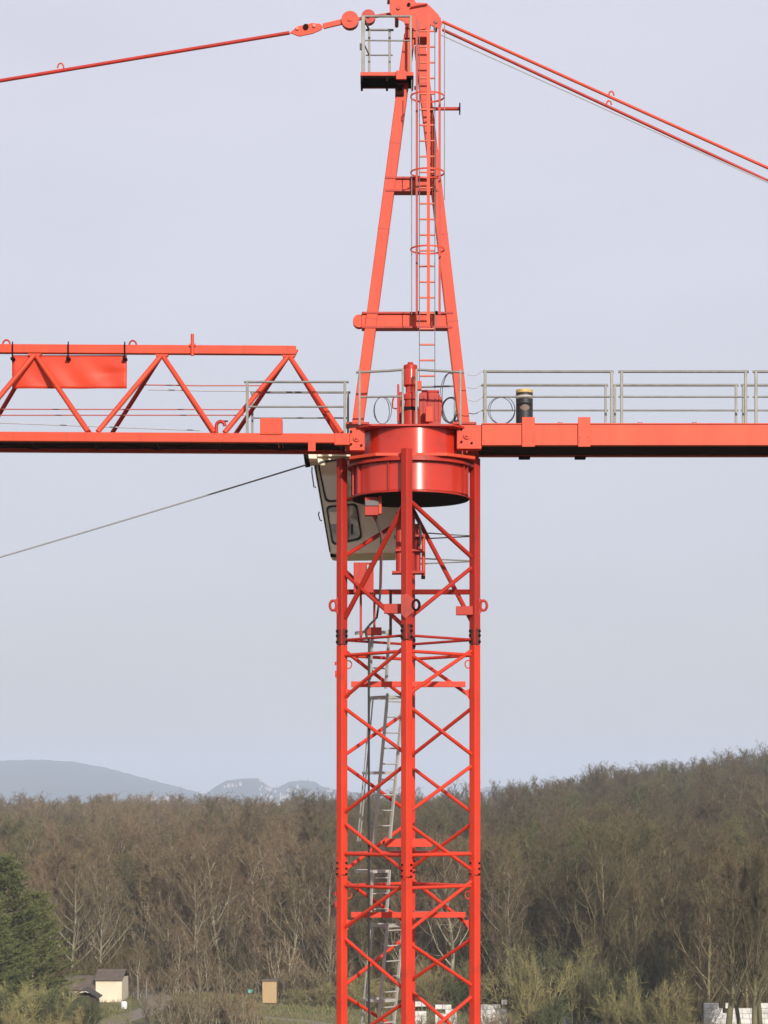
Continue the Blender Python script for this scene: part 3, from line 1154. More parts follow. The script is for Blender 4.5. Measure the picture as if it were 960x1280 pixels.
# ------------------------------------------------ tie bars and ropes
lt = empty('jib_tie', (0, 0, 0), crane)
s_ = (101.0 - 41.0) / (0 - 362)
YT = 0.0
MB().tube([P(362, 41, YT), P(-1950, 41 + (-1950 - 362) * s_, YT)], .034, 10).build('tie_rod', M['deep'], lt)
m = MB()
tb = [(362, 41), (371, 33), (390, 28.5), (400, 29.5), (404, 33), (402, 37), (391, 42), (374, 45.5)]
for Y in (-.09, .05):
    m = MB()
    m.prism([(P(x, y, Y).x, P(x, y, Y).z) for x, y in tb], Y, Y + .03)
    m.build('link_plate', M['faded'], lt, bevel=.008)
for (x, y, r_) in ((372, 38, .028), (382.5, 36, .05), (393, 34.5, .028)):
    c = P(x, y, YT)
    MB().tube([(c.x, -.12, c.z), (c.x, .11, c.z)], r_, 14).build('link_pin', M['dark_and_shade'] if r_ > .04 else M['pink'], lt)
MB().beam(P(404, 33, YT), P(429, 27, YT), .095, .05, (0, 1, 0)).build('link_bar', M['faded'], lt, bevel=.008)
for (x, y, r_, nm) in ((437.5, 26, .155, 'sheave'), (460.5, 22, .125, 'sheave')):
    c = P(x, y, YT)
    mm = MB()
    mm.tube([(c.x, -.07, c.z), (c.x, .07, c.z)], r_, 28)
    mm.tube([(c.x, -.09, c.z), (c.x, .09, c.z)], .035, 14)
    mm.build(nm, M['faded'] if x < 450 else M['deep'], lt, bevel=.006)
MB().beam(P(440, 25, YT), P(489, 17.5, YT), .05, .05, (0, 1, 0)).build('link_bar', M['deep'], lt, bevel=.006)
c = P(76, 85, YT)
MB().tube([c + Vector((.055 * math.cos(t), -.02, .09 * math.sin(t) - .01)) for t in np.linspace(0, math.pi, 9)], .014, 6).build('lifting_loop', M['faded'], lt)
rt = empty('counter_jib_tie', (0, 0, 0), crane)
for (ya, yb, lx, Y0_, Y1_) in ((27, 210, 764, -.18, -.62), (37, 226, 761, .18, .62)):
    sl_ = (yb - ya) / (960 - 553)
    xe = 553 + (531 - ya) / sl_ * .97
    A = P(553, ya, Y0_)
    kk = (xe - 553) / (960 - 553)
    Bp = P(960, yb, Y0_)
    E_ = A + (Bp - A) * kk
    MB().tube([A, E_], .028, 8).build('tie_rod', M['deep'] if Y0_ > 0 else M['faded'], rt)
    c = P(lx, ya + (lx - 553) * sl_ - 2, Y0_)
    MB().tube([c + Vector((.045 * math.cos(t), -.02, .075 * math.sin(t))) for t in np.linspace(0, math.pi, 9)], .014, 6).build('lifting_loop', M['faded'], rt)
hr = empty('hoist_rope', (0, 0, 0), crane)
A, Bp = P(550, 43, .05), P(920, 210, .05)
MB().tube([A + (Bp - A) * t for t in (0, .5, 1, 1.9)], .012, 6).build('rope', M['rope'], hr)
for (xa, ya, xb, yb, ma) in ((-300, 510, 305, 512, 'redrope'), (-300, 518, 305, 519, 'redrope'), (170, 481, 330, 482, 'redrope'), (185, 487, 330, 489, 'rope'), (-300, 516, 250, 538, 'rope')):
    MB().tube([P(xa, ya, .25), P((xa + xb) / 2, (ya + yb) / 2 + .6, .25), P(xb, yb, .25)], .011, 6).build('trolley_rope', M[ma], hr)
A, Bp = P(-420, 816, 1.0), P(383, 581, 1.0)
pts = []
for t in np.linspace(0, 1, 14):
    p = A + (Bp - A) * float(t)
    p.z -= .05 * 4 * t * (1 - t)
    pts.append(p)
MB().tube(pts, .015, 6).build('tag_line', M['pale_rope'], hr)

# ------------------------------------------------ loose things on and in the crane
pc = []
for (x, y) in ((469, 640), (472, 655), (476.5, 668), (476, 700), (475, 745), (471, 772), (463, 780), (456.5, 788), (458, 795), (461.5, 801), (461, 850), (461, 960), (461, 1100), (461.5, 1280), (461.5, 1500), (461.5, 1960)):
    pc.append(P(x, y, -.42))
m = MB()
m.tube(pc, .020, 8)
tag(m.build('power_cable', M['rubber']), 'thick black power cable hanging straight down inside the red mast', 'cable')
m = MB()
m.tube([P(x, y, -.40) for (x, y) in ((466, 644), (470, 652), (474, 660), (478, 668), (477.5, 690), (476.5, 735))], .013, 6)
tag(m.build('hose', M['deep']), 'thin red hose running down from the upper junction box beside the cable', 'hose')

bl = empty('barrel', P(655.5, 530, -.30))
tag(bl, 'black upright barrel with yellow lid on the counter-jib walkway', 'barrel')
bz = P(0, 530, -.3).z
m = MB()
h_ = P(0, 492, -.3).z - bz
m.lathe((0, 0, 0), [(.001, -.02), (.150, -.02), (.150, h_), (.001, h_)], 32)
o = m.build('drum_wall', M['rubber'], bl, bevel=.006, auto=True)
m = MB()
m.lathe((0, 0, 0), [(.001, h_ + .002), (.152, h_ + .002), (.152, h_ + .065), (.001, h_ + .065)], 32)
m.build('lid', M['wood'], bl, bevel=.008, auto=True)
m = MB()
m.lathe((0, 0, 0), [(.151, h_ - .10), (.1535, h_ - .10), (.1535, h_ - .045), (.151, h_ - .045)], 32, True)
m.build('band', M['label'], bl, auto=True)
m = MB()
pv, pf = [], []
for i in range(9):
    t = R(-90 - 34 + 68 * i / 8)
    hh = .055 * math.sin(math.pi * (i + .6) / 9.2)
    pv += [(.1525 * math.cos(t), .1525 * math.sin(t), h_ * .50 - hh), (.1525 * math.cos(t), .1525 * math.sin(t), h_ * .50 + hh)]
for i in range(8):
    pf.append((2 * i, 2 * i + 2, 2 * i + 3, 2 * i + 1))
m.add(pv, pf)
m.build('worn_patch', mat('brown_patch', (.16, .11, .09), .7), bl)


def coil(cx_, cy_, rx, ry, Y, turns, label, rr=.007, tilt=.25):
    c = P(cx_, cy_, Y)
    k = (Y - CY) / F
    pts = []
    for i in range(turns * 24 + 1):
        t = 2 * math.pi * i / 24
        g = 1 + .10 * math.sin(t * .37 + cx_)
        pts.append((c.x + rx * k * g * math.cos(t) + .02 * math.sin(t * .21), Y + tilt * rx * k * math.sin(t * .5 + 1), c.z + ry * k * math.sin(t)))
    o = MB().tube(pts, rr, 6).build('cable_coil', M['coil'])
    return tag(o, label, 'cable', 'cable loops around the turntable')


coil(626, 513, 16, 17, .1, 2, 'loose cable loop on the deck just left of the black barrel')
coil(477, 513, 10, 17, -.2, 2, 'loose cable loop beside the left leg of the tower head')
coil(562, 497, 11, 31, .2, 3, 'tall cable loops hanging on the rail beside the right tower head leg')
coil(563, 513, 12, 16, .5, 2, 'low dark cable loop on the deck behind the red winch cabinet', .010)

# ================================================================ THE LAND
def sstep(a, b, x):
    t = min(1.0, max(0.0, (x - a) / (b - a)))
    return t * t * (3 - 2 * t)


FARG = 14.0
HA = ([-180, -60, -14, -9.8, -6.5, -2, 2.4, 3.4, 5, 7, 9.8, 14, 60, 180], [7, 4.4, 4.4, 4.5, 4.8, 4.4, 3.9, 5.4, 9.2, 12.4, 16.8, 19, 19, 7])


def gz(d, th=-9.0):
    A = float(np.interp(th, HA[0], HA[1]))
    near = A * sstep(262, 640, d)
    far = 14.0 * sstep(500, 2600, d) + 4.0 * sstep(2600, 6500, d)
    return lerp(near, max(far, 5.0), sstep(760, 1700, d))


def gxy(x, y):
    return gz(math.hypot(x - CX, y - CY), math.degrees(math.atan2(x - CX, y - CY)))


def at(px, d, z=None):
    x = CX + (px - 480) * d / F
    return Vector((x, CY + d, gxy(x, CY + d) if z is None else z))


def ground_mat(name, cols, scales, rough=.95, bump=.6):
    m = bpy.data.materials.new(name)
    m.use_nodes = True
    t = m.node_tree
    b = t.nodes['Principled BSDF']
    b.inputs['Roughness'].default_value = rough
    b.inputs['Specular IOR Level'].default_value = .2
    geo = t.nodes.new('ShaderNodeNewGeometry')
    last = None
    for (c1, c2), sc in zip(cols, scales):
        n = t.nodes.new('ShaderNodeTexNoise')
        n.inputs['Scale'].default_value = sc
        n.inputs['Detail'].default_value = 8
        n.inputs['Roughness'].default_value = .65
        t.links.new(geo.outputs['Position'], n.inputs['Vector'])
        r = t.nodes.new('ShaderNodeMapRange')
        r.inputs['From Min'].default_value = .38
        r.inputs['From Max'].default_value = .62
        t.links.new(n.outputs['Fac'], r.inputs['Value'])
        x = t.nodes.new('ShaderNodeMix')
        x.data_type = 'RGBA'
        t.links.new(r.outputs[0], x.inputs['Factor'])
        if last is None:
            x.inputs['A'].default_value = (*c1, 1)
        else:
            t.links.new(last, x.inputs['A'])
        x.inputs['B'].default_value = (*c2, 1)
        last = x.outputs['Result']
    t.links.new(last, b.inputs['Base Color'])
    n = t.nodes.new('ShaderNodeTexNoise')
    n.inputs['Scale'].default_value = 5
    n.inputs['Detail'].default_value = 6
    t.links.new(geo.outputs['Position'], n.inputs['Vector'])
    bp = t.nodes.new('ShaderNodeBump')
    bp.inputs['Strength'].default_value = bump
    bp.inputs['Distance'].default_value = .1
    t.links.new(n.outputs['Fac'], bp.inputs['Height'])
    t.links.new(bp.outputs[0], b.inputs['Normal'])
    return m


G_soil = ground_mat('leaf_litter', [((.115, .085, .05), (.075, .062, .036)), (None, (.085, .085, .035))], [.35, .06])
G_meadow = ground_mat('rough_grass', [((.115, .125, .045), (.085, .105, .036)), (None, (.15, .13, .075))], [.5, .10])
G_track = ground_mat('gravel_track', [((.24, .21, .165), (.17, .15, .12))], [1.2])
G_far = ground_mat('far_fields', [((.09, .10, .06), (.05, .06, .04)), (None, (.15, .14, .09))], [.004, .0015])

# the ground: one sheet of rings about the camera, out to the horizon
radii = [0, 20, 60, 120, 180, 230, 262, 290, 320, 360, 400, 450, 500, 550, 600, 650, 720, 800, 900, 1000, 1200] + list(np.geomspace(1400, 10600, 24))
nseg = 240
vs = [(CX, CY, 0.0)]
fs = []
for r_ in radii[1:]:
    for k in range(nseg):
        t = 2 * math.pi * k / nseg
        vs.append((CX + r_ * math.cos(t), CY + r_ * math.sin(t), gxy(CX + r_ * math.cos(t), CY + r_ * math.sin(t))))
for k in range(nseg):
    fs.append((0, 1 + k, 1 + (k + 1) % nseg))
for i in range(len(radii) - 2):
    for k in range(nseg):
        k2 = (k + 1) % nseg
        a, b = 1 + i * nseg, 1 + (i + 1) * nseg
        fs.append((a + k, b + k, b + k2, a + k2))
m = MB()
m.add(vs, fs, True)
me = m.mesh('ground', [G_soil, G_far])
mi = [1 if math.hypot(p.center.x - CX, p.center.y - CY) > 950 else 0 for p in me.polygons]
me.polygons.foreach_set('material_index', mi)
tag(inst('ground', me), kind='structure')


def sheet(name, outline, z, ma):
    vs = [(p[0], p[1], z) for p in outline]
    m = MB()
    m.add(vs, [tuple(range(len(vs)))])
    return tag(m.build(name, ma), kind='structure')


def gpt(px, py):                 # a point of the level ground near the crane
    d = CZ * F / (py - 1000)
    return at(px, d, 0)


mead = [gpt(x, y) for x, y in ((120, 1252), (150, 1243), (200, 1240), (300, 1243), (420, 1244), (520, 1250), (640, 1262), (760, 1276), (820, 1296), (640, 1330), (380, 1340), (160, 1330), (90, 1290))]
sheet('meadow', mead, .004, G_meadow)


def ribbon(name, pts, wd, z, ma):
    c = [Vector((p.x, p.y, 0)) for p in pts]
    L, Rr = [], []
    for i, p in enumerate(c):
        d = (c[min(i + 1, len(c) - 1)] - c[max(i - 1, 0)]).normalized()
        n = Vector((-d.y, d.x, 0)) * wd / 2
        L.append(p + n)
        Rr.append(p - n)
    m = MB()
    k = len(c)
    m.add([(p.x, p.y, z) for p in L + Rr], [(i, i + 1, k + i + 1, k + i) for i in range(k - 1)])
    return tag(m.build(name, ma), kind='structure')


ribbon('track', [gpt(x, y) for x, y in ((60, 1300), (110, 1286), (150, 1274), (190, 1263), (205, 1255), (195, 1247), (180, 1241), (168, 1237))], 3.6, .008, G_track)
ribbon('path', [gpt(x, y) for x, y in ((215, 1262), (260, 1268), (320, 1271), (380, 1276), (430, 1284), (500, 1300))], 1.8, .012, G_track)
fz = [at(x, d) for x, d in ((330, 2850), (470, 2850), (480, 3600), (320, 3600))]
m = MB()
m.add([(p.x, p.y, p.z + .6) for p in fz], [(0, 1, 2, 3)])
tag(m.build('field', ground_mat('pale_field', [((.42, .42, .36), (.34, .36, .27))], [.01])), kind='structure')
fz = [at(x, d) for x, d in ((-60, 2500), (40, 2500), (45, 3300), (-60, 3300))]
m = MB()
m.add([(p.x, p.y, p.z + .6) for p in fz], [(0, 1, 2, 3)])
tag(m.build('field', ground_mat('green_field', [((.20, .26, .08), (.16, .21, .07))], [.01])), kind='structure')

# ------------------------------------------------ hills far off
H_far = ground_mat('far_woods', [((.045, .055, .035), (.06, .06, .04)), (None, (.035, .045, .03))], [.006, .0018])


def hill(name, prof, d0, d1, d2, ma, jag=.0):
    """a ridge whose crest stands at distance d1; prof = crest as seen, (column, row)"""
    xs = np.linspace(prof[0][0], prof[-1][0], 150)
    ys = np.interp(xs, [p[0] for p in prof], [p[1] for p in prof])
    rows = []
    r2 = random.Random(len(name) + int(d1))
    for (d, f) in ((d0, -.02), (lerp(d0, d1, .3), .22), (lerp(d0, d1, .6), .62), (lerp(d0, d1, .85), .93), (d1, 1.0), (lerp(d1, d2, .4), .7), (d2, -.02)):
        row = []
        for x, y in zip(xs, ys):
            base = gz(d)
            top = CZ - (y - 1000) * d1 / F - base
            row.append((CX + (x - 480) * d / F, CY + d, base + f * (top + (r2.uniform(-1, 1) * jag if f > .5 else 0))))
        rows.append(row)
    n = len(xs)
    m = MB()
    m.add([p for r_ in rows for p in r_], [(i * n + k, i * n + k + 1, (i + 1) * n + k + 1, (i + 1) * n + k) for i in range(len(rows) - 1) for k in range(n - 1)], True)
    return tag(m.build(name, ma), kind='structure')


hill('hill', [(-420, 975), (-250, 958), (-120, 952), (0, 950.5), (50, 949.5), (90, 952), (130, 959), (160, 967), (190, 975), (220, 983), (250, 991), (280, 996), (330, 999)], 5600, 6600, 7800, H_far, 1.5)
HB = [(225, 1000), (255, 994), (268, 984), (282, 976), (300, 973.5), (322, 972.5), (328, 977), (338, 985), (348, 984), (362, 977), (378, 975.5), (394, 977), (402, 983), (415, 986), (440, 990), (480, 993), (520, 995)]
hill('hill', HB, 5300, 6100, 7000, H_far, 0.6)
hill('hill', [(520, 1000), (570, 992), (600, 985), (640, 982), (680, 984), (760, 986), (860, 980), (1000, 975), (1300, 985)], 6000, 7200, 8400, H_far, 3)


# a far town on the slope of the small hill
def hill_z(px, d):
    y = np.interp(px, [p[0] for p in HB], [p[1] for p in HB])
    f = np.interp((d - 5300) / 800, [0, .3, .6, .85, 1], [-.02, .22, .62, .93, 1])
    b_ = gz(d)
    return b_ + max(0, f) * (CZ - (y - 1000) * 6100 / F - b_)


Wh = mat('pale_render', (.34, .335, .32), .8)
Rf = mat('far_roof', (.30, .14, .09), .8)
houses = []
r2 = random.Random(11)
spots = []
for i in range(12): spots.append((r2.uniform(323, 346), r2.uniform(.30, .95)))
for i in range(9): spots.append((r2.uniform(350, 372), r2.uniform(.18, .6)))
for i in range(5): spots.append((281 + i * 4.9, .62 + .02 * r2.random()))
for i in range(5): spots.append((r2.uniform(408, 420), r2.uniform(.3, .7)))
for i in range(9): spots.append((r2.uniform(203, 228), -.25 - .5 * r2.random()))
for i in range(3): spots.append((r2.uniform(186, 200), -.3 - .3 * r2.random()))
for i, (px, t) in enumerate(spots):
    d = 5300 + 800 * t
    wv, hv = r2.uniform(3.5, 7.5), r2.uniform(3.5, 8)
    dp = r2.uniform(6, 9)
    zz = hill_z(px, d) if t > 0 else gz(d) + (4 if t > -.4 else 1)
    o = empty('far_house', (CX + (px - 480) * d / F, CY + d, zz))
    m = MB()
    m.span((-wv / 2, -dp / 2, -4), (wv / 2, dp / 2, hv))
    m.build('wall', Wh, o)
    m = MB()
    m.prism([(-wv / 2 - .4, hv), (0, hv + 3), (wv / 2 + .4, hv)], -dp / 2 - .3, dp / 2 + .3)
    m.build('roof', Rf, o)
    zone = 'small white house in the far town on the low hill left of the mast' if t > 0 else 'small white house on the far plain at the foot of the long blue hill'
    tag(o, zone, 'house', 'houses of the far town' if t > 0 else 'houses on the far plain')

# lattice pylons and white lamp posts beyond the wood
St = mat('pylon_steel', (.10, .11, .12), .6, .3)


def pylon(px, ytop, d, label):
    o = empty('pylon', at(px, d))
    H_ = CZ - (ytop - 1000) * d / F - gz(d)
    m = MB()
    for sx in (-1, 1):
        for sy in (-1, 1):
            m.tube([(sx * H_ * .10, sy * H_ * .10, -2), (sx * H_ * .025, sy * H_ * .025, H_ * .7), (0, 0, H_)], .45, 5)
    for k in range(7):
        za, zb2 = H_ * k / 8, H_ * (k + 1) / 8
        ra, rb = H_ * lerp(.10, .02, k / 8), H_ * lerp(.10, .02, (k + 1) / 8)
        for sy in (-1, 1):
            m.tube([(-ra, sy * ra, za), (rb, sy * rb, zb2)], .25, 4)
            m.tube([(ra, sy * ra, za), (-rb, sy * rb, zb2)], .25, 4)
    m.build('lattice_tower', St, o)
    for f, wv in ((.72, .18), (.86, .14)):
        MB().beam((-H_ * wv, 0, H_ * f), (H_ * wv, 0, H_ * f), .6, .6).build('cross_arm', St, o)
    tag(o, label, 'pylon')


pylon(385, 972, 5000, 'dark lattice pylon standing before the far town, close to the mast')
pylon(225.5, 982, 5000, 'dark lattice pylon beside the white houses below the long blue hill')
Wp = mat('white_post', (.75, .75, .73), .6)
for px, yt in ((341, 1000), (351, 997), (369, 998), (404, 999)):
    d = 1300
    o = empty('lamp_post', at(px, d))
    hh = CZ - (yt - 1000) * d / F - gz(d)
    MB().tube([(0, 0, 0), (0, 0, hh)], [.22, .16], 6).build('pole', Wp, o)
    MB().box((.6, 0, hh + .08), (1.4, .35, .16)).build('lamp_head', Wp, o)
    tag(o, 'tall white lamp post rising above the brown wood left of the mast', 'lamp post', 'lamp posts beyond the wood')


# ------------------------------------------------ trees
def tube_np(acc, pts, radii, n):
    pts = np.asarray(pts, dtype=float)
    k = len(pts)
    d = np.gradient(pts, axis=0)
    d /= np.linalg.norm(d, axis=1)[:, None] + 1e-9
    ref = np.array([1.0, .3, 0.0])
    x = ref - d * (d @ ref)[:, None]
    x /= np.linalg.norm(x, axis=1)[:, None] + 1e-9
    y = np.cross(d, x)
    t = 2 * np.pi * np.arange(n) / n
    ring = pts[:, None, :] + (x[:, None, :] * np.cos(t)[None, :, None] + y[:, None, :] * np.sin(t)[None, :, None]) * np.asarray(radii)[:, None, None]
    off = acc['n']
    acc['v'].append(ring.reshape(-1, 3))
    i = np.arange(k - 1)[:, None]
    j = np.arange(n)[None, :]
    j2 = (j + 1) % n
    f = np.stack([i * n + j, i * n + j2, (i + 1) * n + j2, (i + 1) * n + j], -1).reshape(-1, 4) + off
    acc['f'].append(f)
    acc['n'] += k * n


def acc_new(): return {'v': [], 'f': [], 'n': 0, 't': []}


def acc_tris(acc, A, B, wvec):
    """thin tapering blades from A to B"""
    n = len(A)
    off = acc['n']
    v = np.stack([A - wvec, A + wvec, B], 1).reshape(-1, 3)
    acc['v'].append(v)
    acc['t'].append((np.arange(n)[:, None] * 3 + np.arange(3)[None, :]) + off)
    acc['n'] += 3 * n


def acc_mesh(acc, name, ma):
    me = bpy.data.meshes.new(name)
    v = np.concatenate(acc['v']).astype(np.float32)
    quads = np.concatenate(acc['f']) if acc['f'] else np.zeros((0, 4), int)
    tris = np.concatenate(acc['t']) if acc['t'] else np.zeros((0, 3), int)
    me.vertices.add(len(v))
    me.vertices.foreach_set('co', v.ravel())
    nl = quads.size + tris.size
    me.loops.add(nl)
    me.loops.foreach_set('vertex_index', np.concatenate([quads.ravel(), tris.ravel()]).astype(np.int32))
    me.polygons.add(len(quads) + len(tris))
    st = np.concatenate([np.arange(len(quads)) * 4, quads.size + np.arange(len(tris)) * 3]).astype(np.int32)
    me.polygons.foreach_set('loop_start', st)
    sm = np.concatenate([np.ones(len(quads), bool), np.zeros(len(tris), bool)])
    me.polygons.foreach_set('use_smooth', sm)
    me.update(calc_edges=True)
    me.validate()
    me.materials.append(ma)
    return me


def curve(rg, p, d, L, n, up, wob):
    pts = [np.array(p, float)]
    d = np.array(d, float)
    for i in range(n):
        d = d + np.array([rg.normal(0, wob), rg.normal(0, wob), up + rg.normal(0, wob * .5)])
        d /= np.linalg.norm(d)
        pts.append(pts[-1] + d * L / n)
    return pts


def twigs(rg, acc, pts, count, lmin, lmax, wid, up=.55, spread=1.0):
    pts = np.asarray(pts)
    k = len(pts) - 1
    t = rg.uniform(.15, 1, count) * k
    i = np.minimum(t.astype(int), k - 1)
    fr = (t - i)[:, None]
    A = pts[i] * (1 - fr) + pts[i + 1] * fr
    ax = pts[i + 1] - pts[i]
    ax /= np.linalg.norm(ax, axis=1)[:, None] + 1e-9
    dv = rg.normal(0, 1, (count, 3)) * spread + ax * 1.0
    dv[:, 2] += up
    dv /= np.linalg.norm(dv, axis=1)[:, None] + 1e-9
    Lt = rg.uniform(lmin, lmax, count)[:, None]
    wv = np.cross(dv, rg.normal(0, 1, (count, 3)))
    wv /= np.linalg.norm(wv, axis=1)[:, None] + 1e-9
    acc_tris(acc, A, A + dv * Lt, wv * wid)


def bare_tree(seed, H=22.0, spread=.36, nl=18, ntw=13, low=.26, bark=None, tw=None, rt=.0115, upw=.22):
    rg = np.random.default_rng(seed)
    tr, cr = acc_new(), acc_new()
    trunk = curve(rg, (0, 0, -.3), (rg.normal(0, .05), rg.normal(0, .05), 1), H * .93, 9, .30, .085)
    rad = [H * rt * (1 - .93 * i / 9) ** 1.05 + .02 for i in range(10)]
    rad[0] *= 1.35
    tube_np(tr, trunk, rad, 8)
    T = np.array(trunk)
    twigs(rg, cr, T[6:], 90, .5, 1.5, .022)
    for a in range(nl):
        f = low + (.93 - low) * ((a + rg.uniform(0, .8)) / nl)
        t = f * 9
        i = min(int(t), 8)
        p = T[i] * (1 - (t - i)) + T[i + 1] * (t - i)
        az = a * 2.4 + rg.uniform(-.5, .5)
        el = R(rg.uniform(24, 62) + 20 * f)
        L = H * spread * (1.12 - .72 * f) * rg.uniform(.75, 1.2)
        d = (math.cos(az) * math.cos(el), math.sin(az) * math.cos(el), math.sin(el))
        limb = curve(rg, p, d, L, 5, upw, .10)
        r0 = max(.045, H * rt * (1 - .9 * f) * .60)
        tube_np(tr, limb, [r0 * (1 - .82 * q / 5) for q in range(6)], 5)
        LB = np.array(limb)
        n2 = 7
        twigs(rg, cr, LB[2:], 26, .4, 1.3, .020)
        for b in range(n2):
            t2 = 1.0 + 4.0 * (b + rg.uniform(0, .8)) / n2
            i2 = min(int(t2), 4)
            p2 = LB[i2] * (1 - (t2 - i2)) + LB[i2 + 1] * (t2 - i2)
            ax = LB[min(i2 + 1, 5)] - LB[i2]
            ax /= np.linalg.norm(ax)
            d2 = ax + rg.normal(0, .62, 3) + np.array([0, 0, .25])
            d2 /= np.linalg.norm(d2)
            L2 = L * rg.uniform(.26, .46)
            br = curve(rg, p2, d2, L2, 3, upw * .8, .13)
            r2_ = max(.034, r0 * .42)
            tube_np(tr, br, [r2_, r2_ * .75, r2_ * .5, r2_ * .2], 3)
            twigs(rg, cr, br, ntw, .35, 1.15, .018)
            for c in range(3):
                i3 = rg.integers(1, 4)
                d3 = d2 + rg.normal(0, .6, 3) + np.array([0, 0, .3])
                d3 /= np.linalg.norm(d3)
                br3 = curve(rg, br[i3], d3, L2 * rg.uniform(.4, .7), 2, upw, .15)
                tube_np(cr, br3, [.020, .014, .006], 3)
                twigs(rg, cr, br3, ntw, .3, 1.0, .016)
    return acc_mesh(tr, 'trunk', bark), acc_mesh(cr, 'crown', tw)


def shrub(seed, H=4.0, W=3.0, stems=14, ntw=22, bark=None, tw=None, up=.5):
    rg = np.random.default_rng(seed)
    tr, cr = acc_new(), acc_new()
    for s in range(stems):
        az = s * 2.4
        el = R(rg.uniform(50, 85))
        L = H * rg.uniform(.65, 1.05)
        st = curve(rg, (rg.normal(0, W * .14), rg.normal(0, W * .14), -.1), (math.cos(az) * math.cos(el), math.sin(az) * math.cos(el), math.sin(el)), L, 5, .06, .12)
        tube_np(tr, st, [.05 * H / 4 * (1 - .8 * q / 5) for q in range(6)], 4)
        ST = np.array(st)
        twigs(rg, cr, ST, ntw, .3, .9, .016, up)
        for b in range(6):
            i2 = rg.integers(1, 5)
            ax = ST[i2 + 1] - ST[i2]
            ax /= np.linalg.norm(ax)
            d2 = ax + rg.normal(0, .5, 3)
            d2 /= np.linalg.norm(d2)
            br = curve(rg, ST[i2], d2, L * rg.uniform(.2, .4), 3, .1, .14)
            tube_np(tr, br, [.022, .016, .011, .005], 3)
            twigs(rg, cr, br, ntw, .25, .8, .014, up)
    return acc_mesh(tr, 'stems', bark), acc_mesh(cr, 'crown', tw)


def conifer(seed, H=15.0, W=4.2, bark=None, leaf=None):
    rg = np.random.default_rng(seed)
    tr, cr = acc_new(), acc_new()
    trunk = curve(rg, (0, 0, -.2), (0, 0, 1), H, 8, .4, .02)
    tube_np(tr, trunk, [.26 * (1 - .95 * i / 8) + .01 for i in range(9)], 8)
    z = H * .05
    a = 0.0
    while z < H * .985:
        f = z / H
        n_b = 7 if f < .8 else 5
        for wq in range(n_b):
            Lb = W * (1 - f) ** .7 * rg.uniform(.62, 1.12) + .25
            a += 2 * math.pi / n_b + rg.uniform(-.25, .25)
            el = R(lerp(-4, 40, f) + rg.uniform(-9, 9))
            p = np.array([0, 0, z + rg.uniform(-.12, .12)])
            br = curve(rg, p, (math.cos(a) * math.cos(el), math.sin(a) * math.cos(el), math.sin(el)), Lb, 4, .07, .05)
            tube_np(tr, br, [.05, .04, .03, .02, .008], 4)
            BR = np.array(br)
            for q in range(int(9 + Lb * 5)):
                t = rg.uniform(.8, 4)
                i = min(int(t), 3)
                c = BR[i] * (1 - (t - i)) + BR[i + 1] * (t - i)
                ax = BR[i + 1] - BR[i]
                ax /= np.linalg.norm(ax)
                d2 = ax + rg.normal(0, .55, 3)
                d2[2] = d2[2] * .35 + .06
                d2 /= np.linalg.norm(d2)
                sp_ = [c, c + d2 * rg.uniform(.3, .6), c + d2 * rg.uniform(.6, 1.0) + np.array([0, 0, .12])]
                twigs(rg, cr, sp_, 22, .14, .34, .035, .3, .7)
            a += .4
        z += H * .062 * (1.15 - .55 * f)
    return acc_mesh(tr, 'trunk', bark), acc_mesh(cr, 'crown', leaf)


Bk = mat('grey_bark', (.33, .29, .21), .9, col2=(.24, .21, .15), scale=.8, rand=.22)
Bk2 = mat('mossy_bark', (.22, .19, .10), .9, col2=(.14, .125, .062), scale=.7, rand=.2)
Bk3 = mat('dark_bark', (.06, .05, .042), .9, col2=(.09, .08, .06), scale=.9, rand=.2)
Tw = mat('brown_twigs', (.185, .128, .064), .9, col2=(.130, .096, .050), scale=.10, rand=.20)
Tw4 = mat('olive_green_twigs', (.115, .105, .040), .9, col2=(.085, .085, .032), scale=.12, rand=.2)
Tw2 = mat('olive_twigs', (.108, .077, .036), .9, col2=(.075, .060, .027), scale=.12, rand=.20)
Tw3 = mat('mossy_twigs', (.24, .20, .085), .9, col2=(.16, .145, .055), scale=.3, rand=.2)
Nd = mat('conifer_needles', (.085, .098, .024), .8, col2=(.13, .13, .036), scale=.5, rand=.15)
Gr = mat('evergreen_leaves', (.06, .072, .026), .8, col2=(.085, .085, .036), scale=.6, rand=.15)

LEFT = [bare_tree(s, 22, sp_, nl, ntw, low, Bk, Tw, rt, up) for s, sp_, nl, ntw, low, rt, up in
        ((1, .36, 20, 14, .14, .0100, .22), (2, .32, 18, 14, .20, .0090, .28), (3, .42, 21, 13, .12, .0112, .18), (4, .35, 19, 14, .24, .0100, .24), (5, .31, 20, 14, .16, .0085, .32), (6, .40, 20, 13, .18, .0105, .15))]
RIGHT = [bare_tree(s, 24, sp_, nl, ntw, low, Bk2, Tw2, rt, up) for s, sp_, nl, ntw, low, rt, up in
         ((11, .36, 20, 14, .14, .0100, .22), (12, .42, 21, 13, .12, .0115, .18), (13, .32, 18, 14, .22, .0090, .30), (14, .37, 20, 13, .18, .0105, .24), (15, .34, 19, 14, .16, .0095, .26))]
Bk4 = mat('old_mossy_bark', (.15, .135, .06), .9, col2=(.085, .075, .045), scale=.7)
for q_ in (LEFT[4], RIGHT[2]):
    q_[1].materials[0] = Tw4
BIG = bare_tree(21, 26, .30, 19, 12, .22, Bk4, Tw2, .0130, .30)
SHR = [shrub(s, 4, 3, 13, 22, Bk2, Tw3) for s in (31, 32, 33)]
SHB = [shrub(s, 4, 3, 12, 20, Bk, Tw) for s in (34, 35)]
EVG = [shrub(s, 4, 3.4, 16, 60, Bk2, Gr, .2) for s in (36, 37)]
